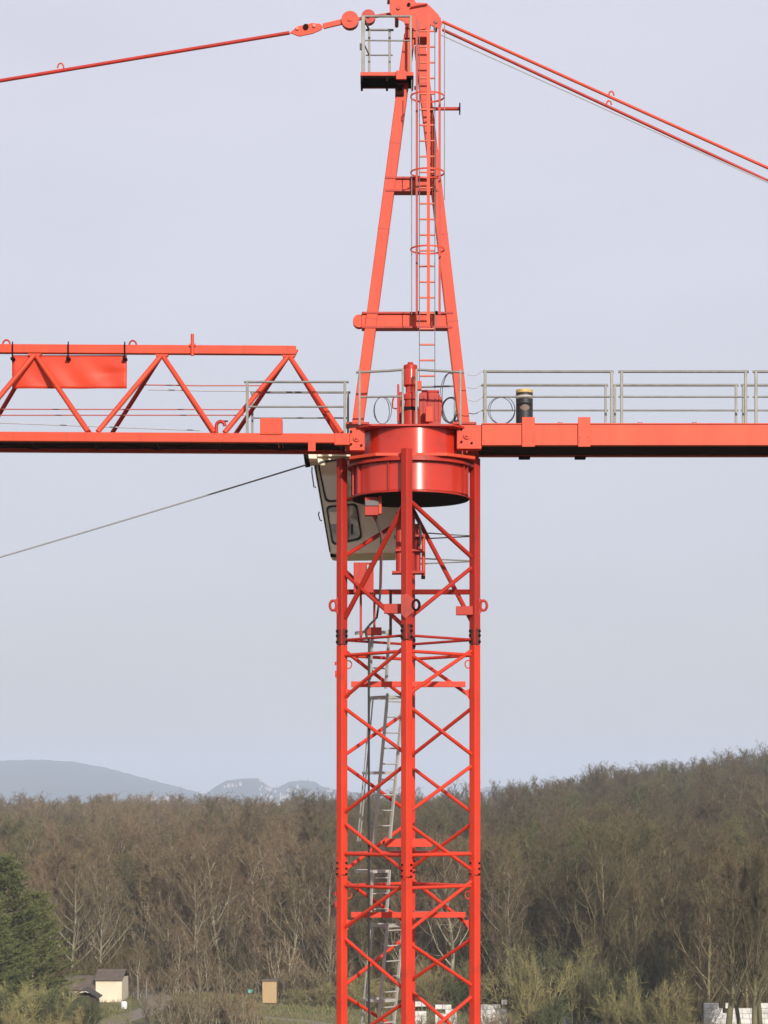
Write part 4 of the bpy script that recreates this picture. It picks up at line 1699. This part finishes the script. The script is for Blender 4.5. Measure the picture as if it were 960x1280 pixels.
CON = [conifer(s, 15, 5.6, Bk3, Nd) for s in (41, 42)]


def place(name, pair, pos, H, H0, label, cat, group=None, wf=1.0, rz=None, names=('trunk', 'crown')):
    o = empty(name, pos)
    o.rotation_euler = (0, 0, rnd.uniform(0, 6.28) if rz is None else rz)
    s = H / H0
    o.scale = (s * wf, s * wf, s)
    for nm, me in zip(names, pair):
        inst(nm, me, o)
    return tag(o, label, cat, group)


FRX = [-100, 150, 420, 520, 620, 760, 860, 960, 1060]
FRD = [258, 262, 258, 250, 240, 226, 215, 205, 200]
count = 0
trees_at = []
WL = ('wood left of the mast', 'wood behind the mast', 'wood right of the mast')


def zone(px): return 0 if px < 420 else 1 if px < 610 else 2


LABS = (('pale trunked bare tree on the near edge of the wood left of the mast', 'bare brown crown just behind the front trees of the wood left of the mast', 'bare brown tree deeper in the wood left of the mast'),
        ('bare tree on the near edge of the wood seen through the mast', 'bare crown just behind the front trees seen through the mast', 'bare brown tree deeper in the wood behind the mast'),
        ('mossy bare tree on the near edge of the wood right of the mast', 'bare olive brown crown just behind the front trees right of the mast', 'bare brown tree higher up the wooded rise right of the mast'))
row_d = [0, 5.5, 11, 17, 23, 29.5, 36.5]
for row, rd in enumerate(row_d):
    px = -25 + rnd.uniform(0, 22)
    while px < 985:
        d = float(np.interp(px, FRX, FRD)) + rd + rnd.uniform(-2.4, 2.4)
        dx = (5.0 + rnd.uniform(-1.2, 1.9)) * F / d * (1.0 if row < 3 else 1.18)
        p_ = px + rnd.uniform(-10, 10)
        px += dx
        if p_ > 862 and d < 212: continue
        if row == 0 and 60 < p_ < 165:      # the small house's clearing stays open
            continue
        H_ = rnd.uniform(13.0, 17.8) * (1.06 if p_ > 700 else 1.0)
        if rnd.random() < .12: H_ *= .75
        left = p_ < 430 or (p_ < 640 and rnd.random() < .5)
        z_ = zone(p_)
        k_ = 0 if row < 2 else (1 if row < 5 else 2)
        place('bare_tree', rnd.choice(LEFT if left else RIGHT), at(p_, d), H_, 22 if left else 24, LABS[z_][k_], 'tree', WL[z_] + (', near edge', ', behind the front trees', ', deeper')[k_], rnd.uniform(1.0, 1.4))
        count += 1

# young trees along the near edge of the wood
for i in range(30):
    px = -10 + (i + rnd.random()) * 985 / 30
    if 70 < px < 165 or px > 862: continue
    d = float(np.interp(px, FRX, FRD)) - rnd.uniform(-3, 6)
    H_ = rnd.uniform(5.5, 10.0)
    left = px < 430
    place('young_tree', rnd.choice(LEFT if left else RIGHT), at(px, d), H_, 22 if left else 24, 'young bare tree at the foot of the wood left of the mast' if px < 420 else 'young bare tree at the foot of the wood behind the mast' if px < 610 else 'young bare tree at the foot of the wood right of the mast', 'tree', 'young trees, left' if px < 420 else 'young trees, behind the mast' if px < 610 else 'young trees, right', rnd.uniform(1.1, 1.5))

# the big mossy trees at the right, their trunks before the pale wall
for px, d, H_, lab in ((904, 196, 17.5, 'thick mossy tree with forked pale boughs standing before the pale wall at right'),
                       (929, 199, 17, 'slim dark trunked tree just right of the thick mossy tree'),
                       (941, 195, 18, 'dark trunked tree second from the right edge before the pale wall'),
                       (955, 197, 18, 'dark trunked tree at the right edge of the picture')):
    place('bare_tree', BIG, at(px, d, 0), H_, 26, lab, 'tree', None, {904: 1.5, 929: .95, 941: 1.2, 955: 1.1}[px])

# undergrowth in the wood: a mass nobody could count
rg = np.random.default_rng(5)
ac = acc_new()
n = 60000
pxs = rg.uniform(-30, 1000, n)
dd = np.interp(pxs, FRX, FRD) + rg.uniform(-3, 42, n)
dd = np.where((pxs > 855) & (dd < 213), dd + 14, dd)
gzs = np.array([gxy(CX + (p - 480) * q / F, CY + q) for p, q in zip(pxs, dd)])
A = np.stack([CX + (pxs - 480) * dd / F, CY + dd, gzs + rg.uniform(-.1, 1, n) * rg.uniform(1.0, 4.5, n)], 1)
dv = rg.normal(0, .45, (n, 3))
dv[:, 2] = np.abs(dv[:, 2]) + .8
Lq = rg.uniform(.8, 2.6, n)[:, None]
wv = np.cross(dv, rg.normal(0, 1, (n, 3)))
wv /= np.linalg.norm(wv, axis=1)[:, None]
acc_tris(ac, A, A + dv * Lq, wv * .03)
tag(inst('undergrowth', acc_mesh(ac, 'undergrowth', Tw2)), 'brown undergrowth filling the floor of the bare wood', 'undergrowth', kind='stuff')
# the rest of the wood, some two thousand trees running back over the rise
rg = np.random.default_rng(8)
pts_, sc_, rz_, ix_ = [], [], [], []
d = 240.0
while d < 760:
    half = 560 * d / F
    x = -half
    while x < half:
        xx, dd_ = x + rg.uniform(-2, 2), d + rg.uniform(-2.5, 2.5)
        px = 480 + xx * F / dd_
        if dd_ > float(np.interp(px, FRX, FRD)) + 43:
            pts_.append((CX + xx, CY + dd_, gxy(CX + xx, CY + dd_)))
            h_ = rg.uniform(12.5, 17.6) * (1 + (.09 + .05 * (xx > 20)) * math.sin(xx * .17 + dd_ * .05) + .09 * math.sin(xx * .43 + 2 + dd_ * .11))
            sc_.append((h_ / 23 * rg.uniform(1.1, 1.5), h_ / 23))
            rz_.append(rg.uniform(0, 6.28))
            left = px < 430 + rg.normal(0, 90)
            ix_.append(int(rg.integers(0, 6)) if left else 6 + int(rg.integers(0, 5)))
        x += 5.4 + (dd_ > 420) * .8
    d += 5.2 + (d > 420) * 1.2
col_v = bpy.data.collections.new('wood_kinds')
for i, pair in enumerate(LEFT + RIGHT):
    me = bpy.data.meshes.new('wood_tree')
    bm = bmesh.new()
    bm.from_mesh(pair[0])
    nf = len(bm.faces)
    bm.from_mesh(pair[1])
    for k, f_ in enumerate(bm.faces):
        f_.material_index = 0 if k < nf else 1
    bm.to_mesh(me)
    bm.free()
    me.materials.append(pair[0].materials[0])
    me.materials.append(pair[1].materials[0])
    o = bpy.data.objects.new('%02d_wood_tree' % i, me)
    col_v.objects.link(o)
me = bpy.data.meshes.new('wood')
me.from_pydata(pts_, [], [])
for nm, ty, data in (('tree_turn', 'FLOAT', rz_), ('tree_kind', 'INT', ix_), ('tree_wide', 'FLOAT', [q[0] for q in sc_]), ('tree_high', 'FLOAT', [q[1] for q in sc_])):
    at_ = me.attributes.new(nm, ty, 'POINT')
    at_.data.foreach_set('value', data)
wood = inst('wood', me)
ng = bpy.data.node_groups.new('wood_nodes', 'GeometryNodeTree')
ng.interface.new_socket('Geometry', in_out='INPUT', socket_type='NodeSocketGeometry')
ng.interface.new_socket('Geometry', in_out='OUTPUT', socket_type='NodeSocketGeometry')
gi, go = ng.nodes.new('NodeGroupInput'), ng.nodes.new('NodeGroupOutput')
ip = ng.nodes.new('GeometryNodeInstanceOnPoints')
ci = ng.nodes.new('GeometryNodeCollectionInfo')
ci.inputs['Collection'].default_value = col_v
ci.inputs['Separate Children'].default_value = True
ci.inputs['Reset Children'].default_value = True
ip.inputs['Pick Instance'].default_value = True


def attr(nm, ty):
    n = ng.nodes.new('GeometryNodeInputNamedAttribute')
    n.data_type = ty
    n.inputs['Name'].default_value = nm
    return n.outputs['Attribute']


cr_, cs_ = ng.nodes.new('ShaderNodeCombineXYZ'), ng.nodes.new('ShaderNodeCombineXYZ')
ng.links.new(attr('tree_turn', 'FLOAT'), cr_.inputs['Z'])
wd_ = attr('tree_wide', 'FLOAT')
ng.links.new(wd_, cs_.inputs['X'])
ng.links.new(wd_, cs_.inputs['Y'])
ng.links.new(attr('tree_high', 'FLOAT'), cs_.inputs['Z'])
ng.links.new(gi.outputs[0], ip.inputs['Points'])
ng.links.new(ci.outputs[0], ip.inputs['Instance'])
ng.links.new(attr('tree_kind', 'INT'), ip.inputs['Instance Index'])
ng.links.new(cr_.outputs[0], ip.inputs['Rotation'])
ng.links.new(cs_.outputs[0], ip.inputs['Scale'])
ng.links.new(ip.outputs[0], go.inputs[0])
gm = wood.modifiers.new('wood', 'NODES')
gm.node_group = ng
tag(wood, 'mass of bare brown treetops running back over the rise behind the nearer trees', 'wood', kind='stuff')

# blades of rough grass on the meadow
rg = np.random.default_rng(12)
n = 26000
pxs = rg.uniform(118, 640, n)
dd = rg.uniform(212, 257, n)
ok = (np.abs(pxs - 190) > 26) & (np.sin(pxs * .05 + dd * .7) + rg.normal(0, .8, n) > -.4)
pxs, dd = pxs[ok], dd[ok]
A = np.stack([CX + (pxs - 480) * dd / F, CY + dd, np.zeros(len(dd))], 1)
dv = rg.normal(0, .4, (len(dd), 3))
dv[:, 2] = 1
Lq = rg.uniform(.15, .55, len(dd))[:, None]
wv = np.cross(dv, rg.normal(0, 1, (len(dd), 3)))
wv /= np.linalg.norm(wv, axis=1)[:, None]
ac = acc_new()
acc_tris(ac, A, A + dv * Lq, wv * .035)
tag(inst('grass', acc_mesh(ac, 'grass', mat('grass_blades', (.15, .15, .055), .9, col2=(.20, .165, .085), scale=.25))), 'rough green and straw coloured grass on the meadow', 'grass', kind='stuff')

# conifers and thickets at the lower left
for px, d, H_, v, wf, lab in ((2, 226, 16.0, 0, 1.25, 'tallest dark green conifer at the left edge of the picture'),
                              (46, 232, 12.2, 1, 1.15, 'dark green conifer right of the tallest one at the left edge'),
                              (-14, 218, 12.0, 1, 1.25, 'dark green conifer partly cut off by the left edge')):
    place('conifer', CON[v], at(px, d, 0), H_, 15, lab, 'conifer', None, wf)
for i, (px, d, H_, k_, wf) in enumerate(((4, 206, 5.0, 2, 1.2), (28, 203, 4.6, 0, 1.2), (52, 205, 5.0, 2, 1.2), (76, 204, 4.2, 0, 1.1), (98, 207, 3.6, 2, 1.2), (14, 199, 3.6, 0, 1.3), (60, 200, 3.2, 0, 1.4), (112, 214, 2.8, 2, 1.2), (88, 226, 3.2, 2, 1.2), (40, 213, 6.0, 0, 1.1))):
    bank = EVG if k_ == 2 else SHR
    place('shrub', bank[i % len(bank)], at(px, d, 0), H_, 4, 'green leafy shrub in the thicket below the conifers at lower left' if k_ == 2 else 'bare mossy shrub in the thicket below the conifers at lower left', 'shrub', 'thicket at lower left, green' if k_ == 2 else 'thicket at lower left, bare', wf, names=('stems', 'crown'))
# small orchard trees before the meadow
for i, (px, d, H_, dark) in enumerate(((216, 213, 4.2, 0), (232, 215, 4.6, 1), (262, 214, 4.4, 0), (280, 216, 4.9, 1), (299, 214, 4.0, 0), (246, 211, 3.4, 0), (196, 216, 3.6, 0), (318, 217, 3.2, 0))):
    pair = SHB[i % 2]
    place('young_tree', pair, at(px, d, 0), H_, 4, 'small bare tree before the meadow, left of the mast' if not dark else 'small bare tree with dark forking trunk before the meadow', 'tree', 'small trees before the meadow' if not dark else 'dark small trees before the meadow', .9, names=('stems', 'crown'))
    if dark:
        rg2 = np.random.default_rng(i)
        ac = acc_new()
        b0 = curve(rg2, (0, 0, 0), (.1, 0, 1), 2.2, 4, .1, .15)
        tube_np(ac, b0, [.16, .13, .11, .09, .06], 6)
        for q in (-1, 1):
            tube_np(ac, curve(rg2, b0[2], (q * .7, 0, .6), 2.0, 4, .25, .12), [.09, .07, .05, .03, .015], 5)
        inst('trunk', acc_mesh(ac, 'trunk', Bk3), bpy.context.scene.objects[-1] if False else None)
        o = COL.objects[-1]
        o.parent = [x for x in COL.objects if x.name.startswith('young_tree')][-1]
# hedges and bushes round the meadow
for i, (px, d, H_, k_, wf) in enumerate(((360, 246, 3.6, 1, 1.4), (378, 247, 4.0, 1, 1.4), (398, 245, 3.8, 1, 1.4), (418, 244, 4.2, 1, 1.4), (312, 252, 3.4, 1, 1.2), (352, 250, 6.5, 1, .9), (372, 240, 2.2, 0, 1.5), (404, 238, 2.4, 0, 1.5), (436, 240, 3.2, 0, 1.5), (456, 236, 3.8, 0, 1.3), (478, 232, 4.0, 0, 1.3), (172, 251, 3.0, 1, 1.2), (198, 253, 3.4, 1, 1.2), (222, 254, 3.2, 1, 1.3), (250, 254, 4.2, 1, 1.1), (276, 254, 3.4, 1, 1.2))):
    bank = SHB if k_ else SHR
    place('shrub', bank[i % 2], at(px, d, 0), H_, 4, 'bare brown bush along the foot of the wood beyond the meadow' if k_ else 'bare mossy bush on the meadow left of the mast', 'shrub', 'bushes along the foot of the wood' if k_ else 'bushes on the meadow', wf, names=('stems', 'crown'))
# olive thickets right of the mast
r3 = random.Random(3)
for i in range(34):
    px = 500 + (i + r3.random()) * (880 - 500) / 34
    d = float(np.interp(px, FRX, FRD)) - r3.uniform(3, 24)
    H_ = r3.uniform(3.6, 7.4) * (1.0 if px > 600 else .75)
    if 590 < px < 642 or 536 < px < 574 or px > 868: continue
    place('shrub', SHR[i % 3] if r3.random() < .8 else EVG[i % 2], at(px, d, 0), H_, 4, 'bare olive thicket bush before the wood right of the mast' if px > 605 else 'bare olive thicket bush seen between the mast legs', 'shrub', 'thicket right of the mast' if px > 605 else 'thicket behind the mast', r3.uniform(.7, 1.0), names=('stems', 'crown'))

for px, d, H_ in ((604, 206, 2.6), (616, 204, 2.9), (629, 206, 2.4), (548, 207, 2.3), (563, 206, 2.6), (524, 208, 2.4), (872, 199, 2.6), (886, 196, 3.0), (918, 193, 2.2)):
    place('shrub', SHB[int(px) % 2], at(px, d, 0), H_, 4, 'thin bare bush straggling before a white wall', 'shrub', 'thin bushes before the white walls', 1.0, names=('stems', 'crown'))

# ------------------------------------------------ house, shed, hut and walls
Wc = mat('cream_render', (.66, .59, .46), .85, col2=(.60, .53, .40), scale=.8, dirt=(.35, .28, .2), dirt_scale=.9, dirt_amt=.4)
Wpk = mat('pink_render', (.62, .47, .37), .85, col2=(.56, .44, .36), scale=.8)
Rt = mat('brown_tiles', (.13, .095, .07), .85, col2=(.085, .066, .052), scale=1.5)
Wd = mat('dark_boards', (.085, .055, .05), .85, col2=(.06, .042, .04), scale=3, stretch=(8, 8, 1))
Tan = mat('tan_boards', (.46, .32, .17), .8, col2=(.36, .25, .13), scale=2, stretch=(9, 9, .6))
Wst = mat('white_stone', (.66, .65, .63), .85, col2=(.44, .43, .41), scale=1.4, dirt=(.20, .19, .16), dirt_scale=1.1, dirt_amt=.7)
Pane = mat('dark_pane', (.03, .035, .04), .1)

d = 244.0
k = d / F
hx = lambda px: CX + (px - 480) * k
hzf = lambda py: CZ - (py - 1000) * k
ho = empty('house', (0, 0, 0))
Yh = CY + d
m = MB()
m.span((hx(78), Yh, -.2), (hx(120), Yh + 5, hzf(1237)))
m.build('wall', Wpk, ho)
m = MB()
m.span((hx(120) + .002, Yh - .25, -.2), (hx(152.5), Yh + 6, hzf(1225)))
m.build('wall', Wc, ho)
m = MB()
m.add([(hx(76), Yh - .35, hzf(1237.5)), (hx(120) - .01, Yh - .35, hzf(1237.5)), (hx(120) - .01, Yh + 2.5, hzf(1223)), (hx(76), Yh + 2.5, hzf(1223)), (hx(76), Yh + 5.3, hzf(1237.5)), (hx(120) - .01, Yh + 5.3, hzf(1237.5)),
       (hx(76), Yh - .35, hzf(1236)), (hx(120) - .01, Yh - .35, hzf(1236)), (hx(120) - .01, Yh + 2.5, hzf(1221.5)), (hx(76), Yh + 2.5, hzf(1221.5)), (hx(76), Yh + 5.3, hzf(1236)), (hx(120) - .01, Yh + 5.3, hzf(1236))],
      [(0, 1, 2, 3), (3, 2, 5, 4), (6, 9, 8, 7), (9, 10, 11, 8), (0, 6, 7, 1), (4, 5, 11, 10), (0, 3, 9, 6), (3, 4, 10, 9), (1, 7, 8, 2), (2, 8, 11, 5)])
m.build('roof', Rt, ho)
m = MB()
xa, xb, ym = hx(118.5), hx(154), Yh + 2.9
m.add([(xa, Yh - .6, hzf(1225)), (xb, Yh - .6, hzf(1225)), (xb, ym, hzf(1215)), (xa, ym, hzf(1215)), (xa, Yh + 6.3, hzf(1225)), (xb, Yh + 6.3, hzf(1225)),
       (xa, Yh - .6, hzf(1224)), (xb, Yh - .6, hzf(1224)), (xb, ym, hzf(1213.6)), (xa, ym, hzf(1213.6)), (xa, Yh + 6.3, hzf(1224)), (xb, Yh + 6.3, hzf(1224))],
      [(0, 1, 2, 3), (3, 2, 5, 4), (6, 9, 8, 7), (9, 10, 11, 8), (0, 6, 7, 1), (4, 5, 11, 10), (0, 3, 9, 6), (3, 4, 10, 9), (1, 7, 8, 2), (2, 8, 11, 5)])
m.build('roof', Rt, ho)
for (xa, xb, ya, yb, yy) in ((86, 90, 1241, 1248, Yh), (104, 109, 1240, 1247, Yh)):
    fr = MB()
    fr.span((hx(xa) - .06, yy - .05, hzf(yb) - .06), (hx(xb) + .06, yy - .012, hzf(ya) + .06))
    f_ = fr.build('window', Wst, ho)
    MB().span((hx(xa), yy - .07, hzf(yb)), (hx(xb), yy - .052, hzf(ya))).build('pane', Pane, f_)
tag(ho, 'small cream and pink house with brown roof at the edge of the wood, lower left', 'house')
d = 232.0
k = d / F
sh = empty('shed', (0, 0, 0))
Ys = CY + d
sx0, sx1, sx2 = hx(94), hx(112), hx(120)
m = MB()
for i in range(12):
    xa = lerp(sx0, sx1, i / 12)
    m.span((xa + .008, Ys, -.1), (lerp(sx0, sx1, (i + 1) / 12) - .008, Ys + .04 + .012 * (i % 2), 1.75))
m.build('board_wall', Wd, sh)
m = MB()
m.span((sx0, Ys + .08, -.1), (sx0 + .06, Ys + 2.6, 1.7))
m.span((sx2 - .06, Ys + .08, -.1), (sx2, Ys + 2.6, 1.5))
m.span((sx0, Ys + 2.6, -.1), (sx2, Ys + 2.66, 1.8))
m.build('side_wall', Wd, sh)
for px in (sx1 + .05, sx2 - .1, (sx1 + sx2) / 2):
    MB().span((px - .05, Ys, -.1), (px + .05, Ys + .1, 1.55)).build('post', Wd, sh)
m = MB()
m.prism([(sx0 - .25, 1.70), (lerp(sx0, sx2, .45), 2.35), (sx2 + .3, 1.45), (sx2 + .3, 1.55), (lerp(sx0, sx2, .45), 2.47), (sx0 - .25, 1.82)], Ys - .3, Ys + 2.9)
m.build('roof', mat('felt_roof', (.05, .042, .04), .9, col2=(.07, .055, .05), scale=1), sh)
tag(sh, 'dark wooden shed with open side standing before the cream house', 'shed')
cont = empty('water_tank', at(155, 236, 0))
MB().lathe((0, 0, 0), [(.001, 0), (.32, 0), (.34, .3), (.34, .65), (.2, .8), (.001, .82)], 20).build('tank_body', mat('white_plastic', (.7, .7, .7), .5), cont, auto=True)
MB().cyl((0, 0, 0), .12, .822, .88, 14).build('cap', M['rubber'], cont)
tag(cont, 'small white rounded tank at the right corner of the cream house', 'tank')
d = 241.0
k = d / F
hu = empty('hut', (0, 0, 0))
Yu = CY + d
x0_, x1_ = hx(328), hx(345.5)
m = MB()
for i in range(9):
    xa = lerp(x0_, x1_, i / 9)
    m.span((xa + .006, Yu, .15), (lerp(x0_, x1_, (i + 1) / 9) - .006, Yu + .04 + .01 * (i % 2), hzf(1226.5)))
m.span((x0_, Yu + .06, .15), (x0_ + .05, Yu + 1.8, hzf(1226.5)))
m.span((x1_ - .05, Yu + .06, .15), (x1_, Yu + 1.8, hzf(1226.5)))
m.span((x0_, Yu + 1.8, .15), (x1_, Yu + 1.85, hzf(1226.5)))
m.build('board_wall', Tan, hu)
MB().span((x0_ - .12, Yu - .15, hzf(1226.5) + .003), (x1_ + .12, Yu + 2.0, hzf(1226.5) + .10)).build('roof', Rt, hu)
for xa in (x0_ + .08, x1_ - .08):
    MB().span((xa - .07, Yu + .02, -.1), (xa + .07, Yu + .2, .147)).build('foot', Wd, hu)
tag(hu, 'narrow tan wooden hut in the sun at the foot of the wood', 'hut')
sg = empty('sign', at(313, 246, 0))
MB().span((-.03, 0, 0), (.03, .05, 1.0)).build('post', Wd, sg)
MB().span((-.24, -.03, .85), (.24, -.004, 1.2)).build('board', mat('teal_board', (.12, .42, .38), .5), sg)
tag(sg, 'tiny teal board on a post left of the tan hut', 'sign')
for px, yt, lab in ((172.5, 1222, 'grey wooden pole beside the track, right of the cream house'), (183, 1226, 'shorter grey pole right of the first pole by the track')):
    po = empty('pole', at(px, 246, 0))
    MB().tube([(0, 0, -.2), (0, 0, CZ - (yt - 1000) * 246 / F)], [.11, .08], 8).build('shaft', mat('grey_wood', (.17, .155, .13), .9), po)
    tag(po, lab, 'pole')


def stone_wall(pxa, pxb, ytop, d, label, seed):
    r_ = random.Random(seed)
    o = empty('stone_wall', at((pxa + pxb) / 2, d, 0))
    wv = (pxb - pxa) * d / F
    H_ = CZ - (ytop - 1000) * d / F
    rows_ = max(4, int(H_ / .42))
    MB().span((-wv / 2, 0.04, -.1), (wv / 2, .5, H_ - 2 * H_ / rows_)).build('wall_core', Wst, o)
    base = MB().box((0, 0, 0), (1, 1, 1)).mesh('stone', Wst)
    for j in range(rows_):
        x = -wv / 2
        while x < wv / 2 - .1:
            l_ = min(r_.uniform(.5, 1.05), wv / 2 - x)
            hh = H_ / rows_
            gap = r_.random() < (.55 if j == rows_ - 1 else .2 if j == rows_ - 2 else 0)
            if gap:
                x += l_
                continue
            b_ = inst('stone', base, o, (x + l_ / 2, .22 - r_.uniform(0, .07), hh * (j + .5)), r_.uniform(-.03, .03), (l_ - .03, .50, hh - .03))
            x += l_
    tag(o, label, 'wall')


stone_wall(880, 990, 1254, 206, 'pale wall seen between the dark trunks at lower right', 1)
stone_wall(601, 634, 1250, 216, 'short broken white wall just right of the mast foot', 2)
stone_wall(544, 571, 1256, 217, 'white wall between the front and right mast legs', 3)
stone_wall(514, 533, 1252, 218, 'narrow white wall close right of the front mast leg', 4)
# low white blocks lying in the thicket
for i, (px, d_, wv, hh) in enumerate(((668, 217, .5, .6), (676, 217, .4, .7), (690, 215, 1.3, .6), (706, 219, .5, .8), (712, 219, .4, .7), (735, 217, .5, .6), (748, 215, .7, .7), (756, 216, .5, .6), (822, 212, .9, .9), (838, 211, .7, .8))):
    m = MB()
    m.box((0, 0, hh / 2), (wv, .6, hh))
    o = m.build('stone_block', Wst, bevel=.06)
    o.location = at(px, d_, 0)
    o.rotation_euler = (0, 0, rnd.uniform(-.5, .5))
    tag(o, 'white stone block half hidden in the olive thicket right of the mast', 'stone', 'white stones in the thicket')

# a darker clump of trees out on the plain at the left
for px, d_, H_, lab in ((30, 1500, 17, 'round crowned lone tree on the plain above the wood at left'), (8, 1500, 12, 'low tree left of the lone round tree on the plain'), (48, 1480, 11, 'low tree right of the lone round tree on the plain'), (60, 1500, 9, 'lowest tree of the clump on the plain at left')):
    place('bare_tree', LEFT[2], at(px, d_), H_, 22, lab, 'tree', None, 1.7)

# ---------------------------------------------------------------- labels: which one of a row
ORD = 'first second third fourth fifth sixth seventh eighth ninth tenth eleventh twelfth thirteenth fourteenth fifteenth sixteenth seventeenth eighteenth nineteenth twentieth'.split()
ORD += ['twenty-' + o_ for o_ in ORD[:9]] + ['thirtieth'] + ['thirty-' + o_ for o_ in ORD[:9]]


def col_of(o):
    return 480 + (o.location.x - CX) / (o.location.y - CY) * F


def number(group, text):
    os_ = sorted([o for o in COL.objects if o.parent is None and o.get('group') == group and -25 < col_of(o) < 985], key=col_of)
    for i, o in enumerate(os_):
        if i < len(ORD): o['label'] = text % ORD[i]


number('wood left of the mast, near edge', 'pale trunked bare tree, %s from the left along the front edge of the left wood')
number('wood behind the mast, near edge', 'bare tree on the front edge of the wood, %s from the left behind the mast')
number('wood right of the mast, near edge', 'mossy bare tree, %s right of the mast along the front edge of the wood')
number('young trees, left', 'young bare tree at the foot of the left wood, %s from the left edge')
number('young trees, behind the mast', 'young bare tree at the foot of the wood, %s from the left behind the mast')
number('young trees, right', 'young bare tree at the foot of the wood, %s right of the mast')
number('thicket right of the mast', 'bare olive thicket bush, %s right of the mast foot')
number('thicket behind the mast', 'bare olive thicket bush, %s from the left behind the mast')
number('thicket at lower left, green', 'green leafy shrub below the conifers, %s from the left')
number('thicket at lower left, bare', 'bare mossy shrub below the conifers, %s from the left')
number('small trees before the meadow', 'small bare tree before the meadow, %s from the left')
number('dark small trees before the meadow', 'small tree with dark forking trunk before the meadow, %s from the left')
number('bushes along the foot of the wood', 'bare brown bush along the far side of the meadow, %s from the left')
number('bushes on the meadow', 'bare mossy bush on the meadow, %s from the left')
number('white stones in the thicket', 'white stone block in the olive thicket, %s right of the mast')
number('thin bushes before the white walls', 'thin bare bush before the white walls, %s from the left')
number('lamp posts beyond the wood', 'tall white lamp post rising above the left wood, %s from the left')
number('houses on the far plain', 'small pale house at the foot of the long blue hill, %s from the left')
number('houses of the far town', 'small pale house of the far town, %s from the left')

# ================================================================ THE AIR
m = MB()
m.span((CX - 10800, CY - 10800, -1.0), (CX + 10800, CY + 10800, 215.0))
hz_ = m.build('haze', None)
hm = bpy.data.materials.new('haze')
hm.use_nodes = True
t = hm.node_tree
t.nodes.clear()
out = t.nodes.new('ShaderNodeOutputMaterial')
pv_ = t.nodes.new('ShaderNodeVolumePrincipled')
pv_.inputs['Color'].default_value = (.71, .815, 1.0, 1)
pv_.inputs['Density'].default_value = 1.8e-4
pv_.inputs['Anisotropy'].default_value = 0.0
t.links.new(pv_.outputs[0], out.inputs['Volume'])
hz_.data.materials.clear()
hz_.data.materials.append(hm)
tag(hz_, kind='stuff')
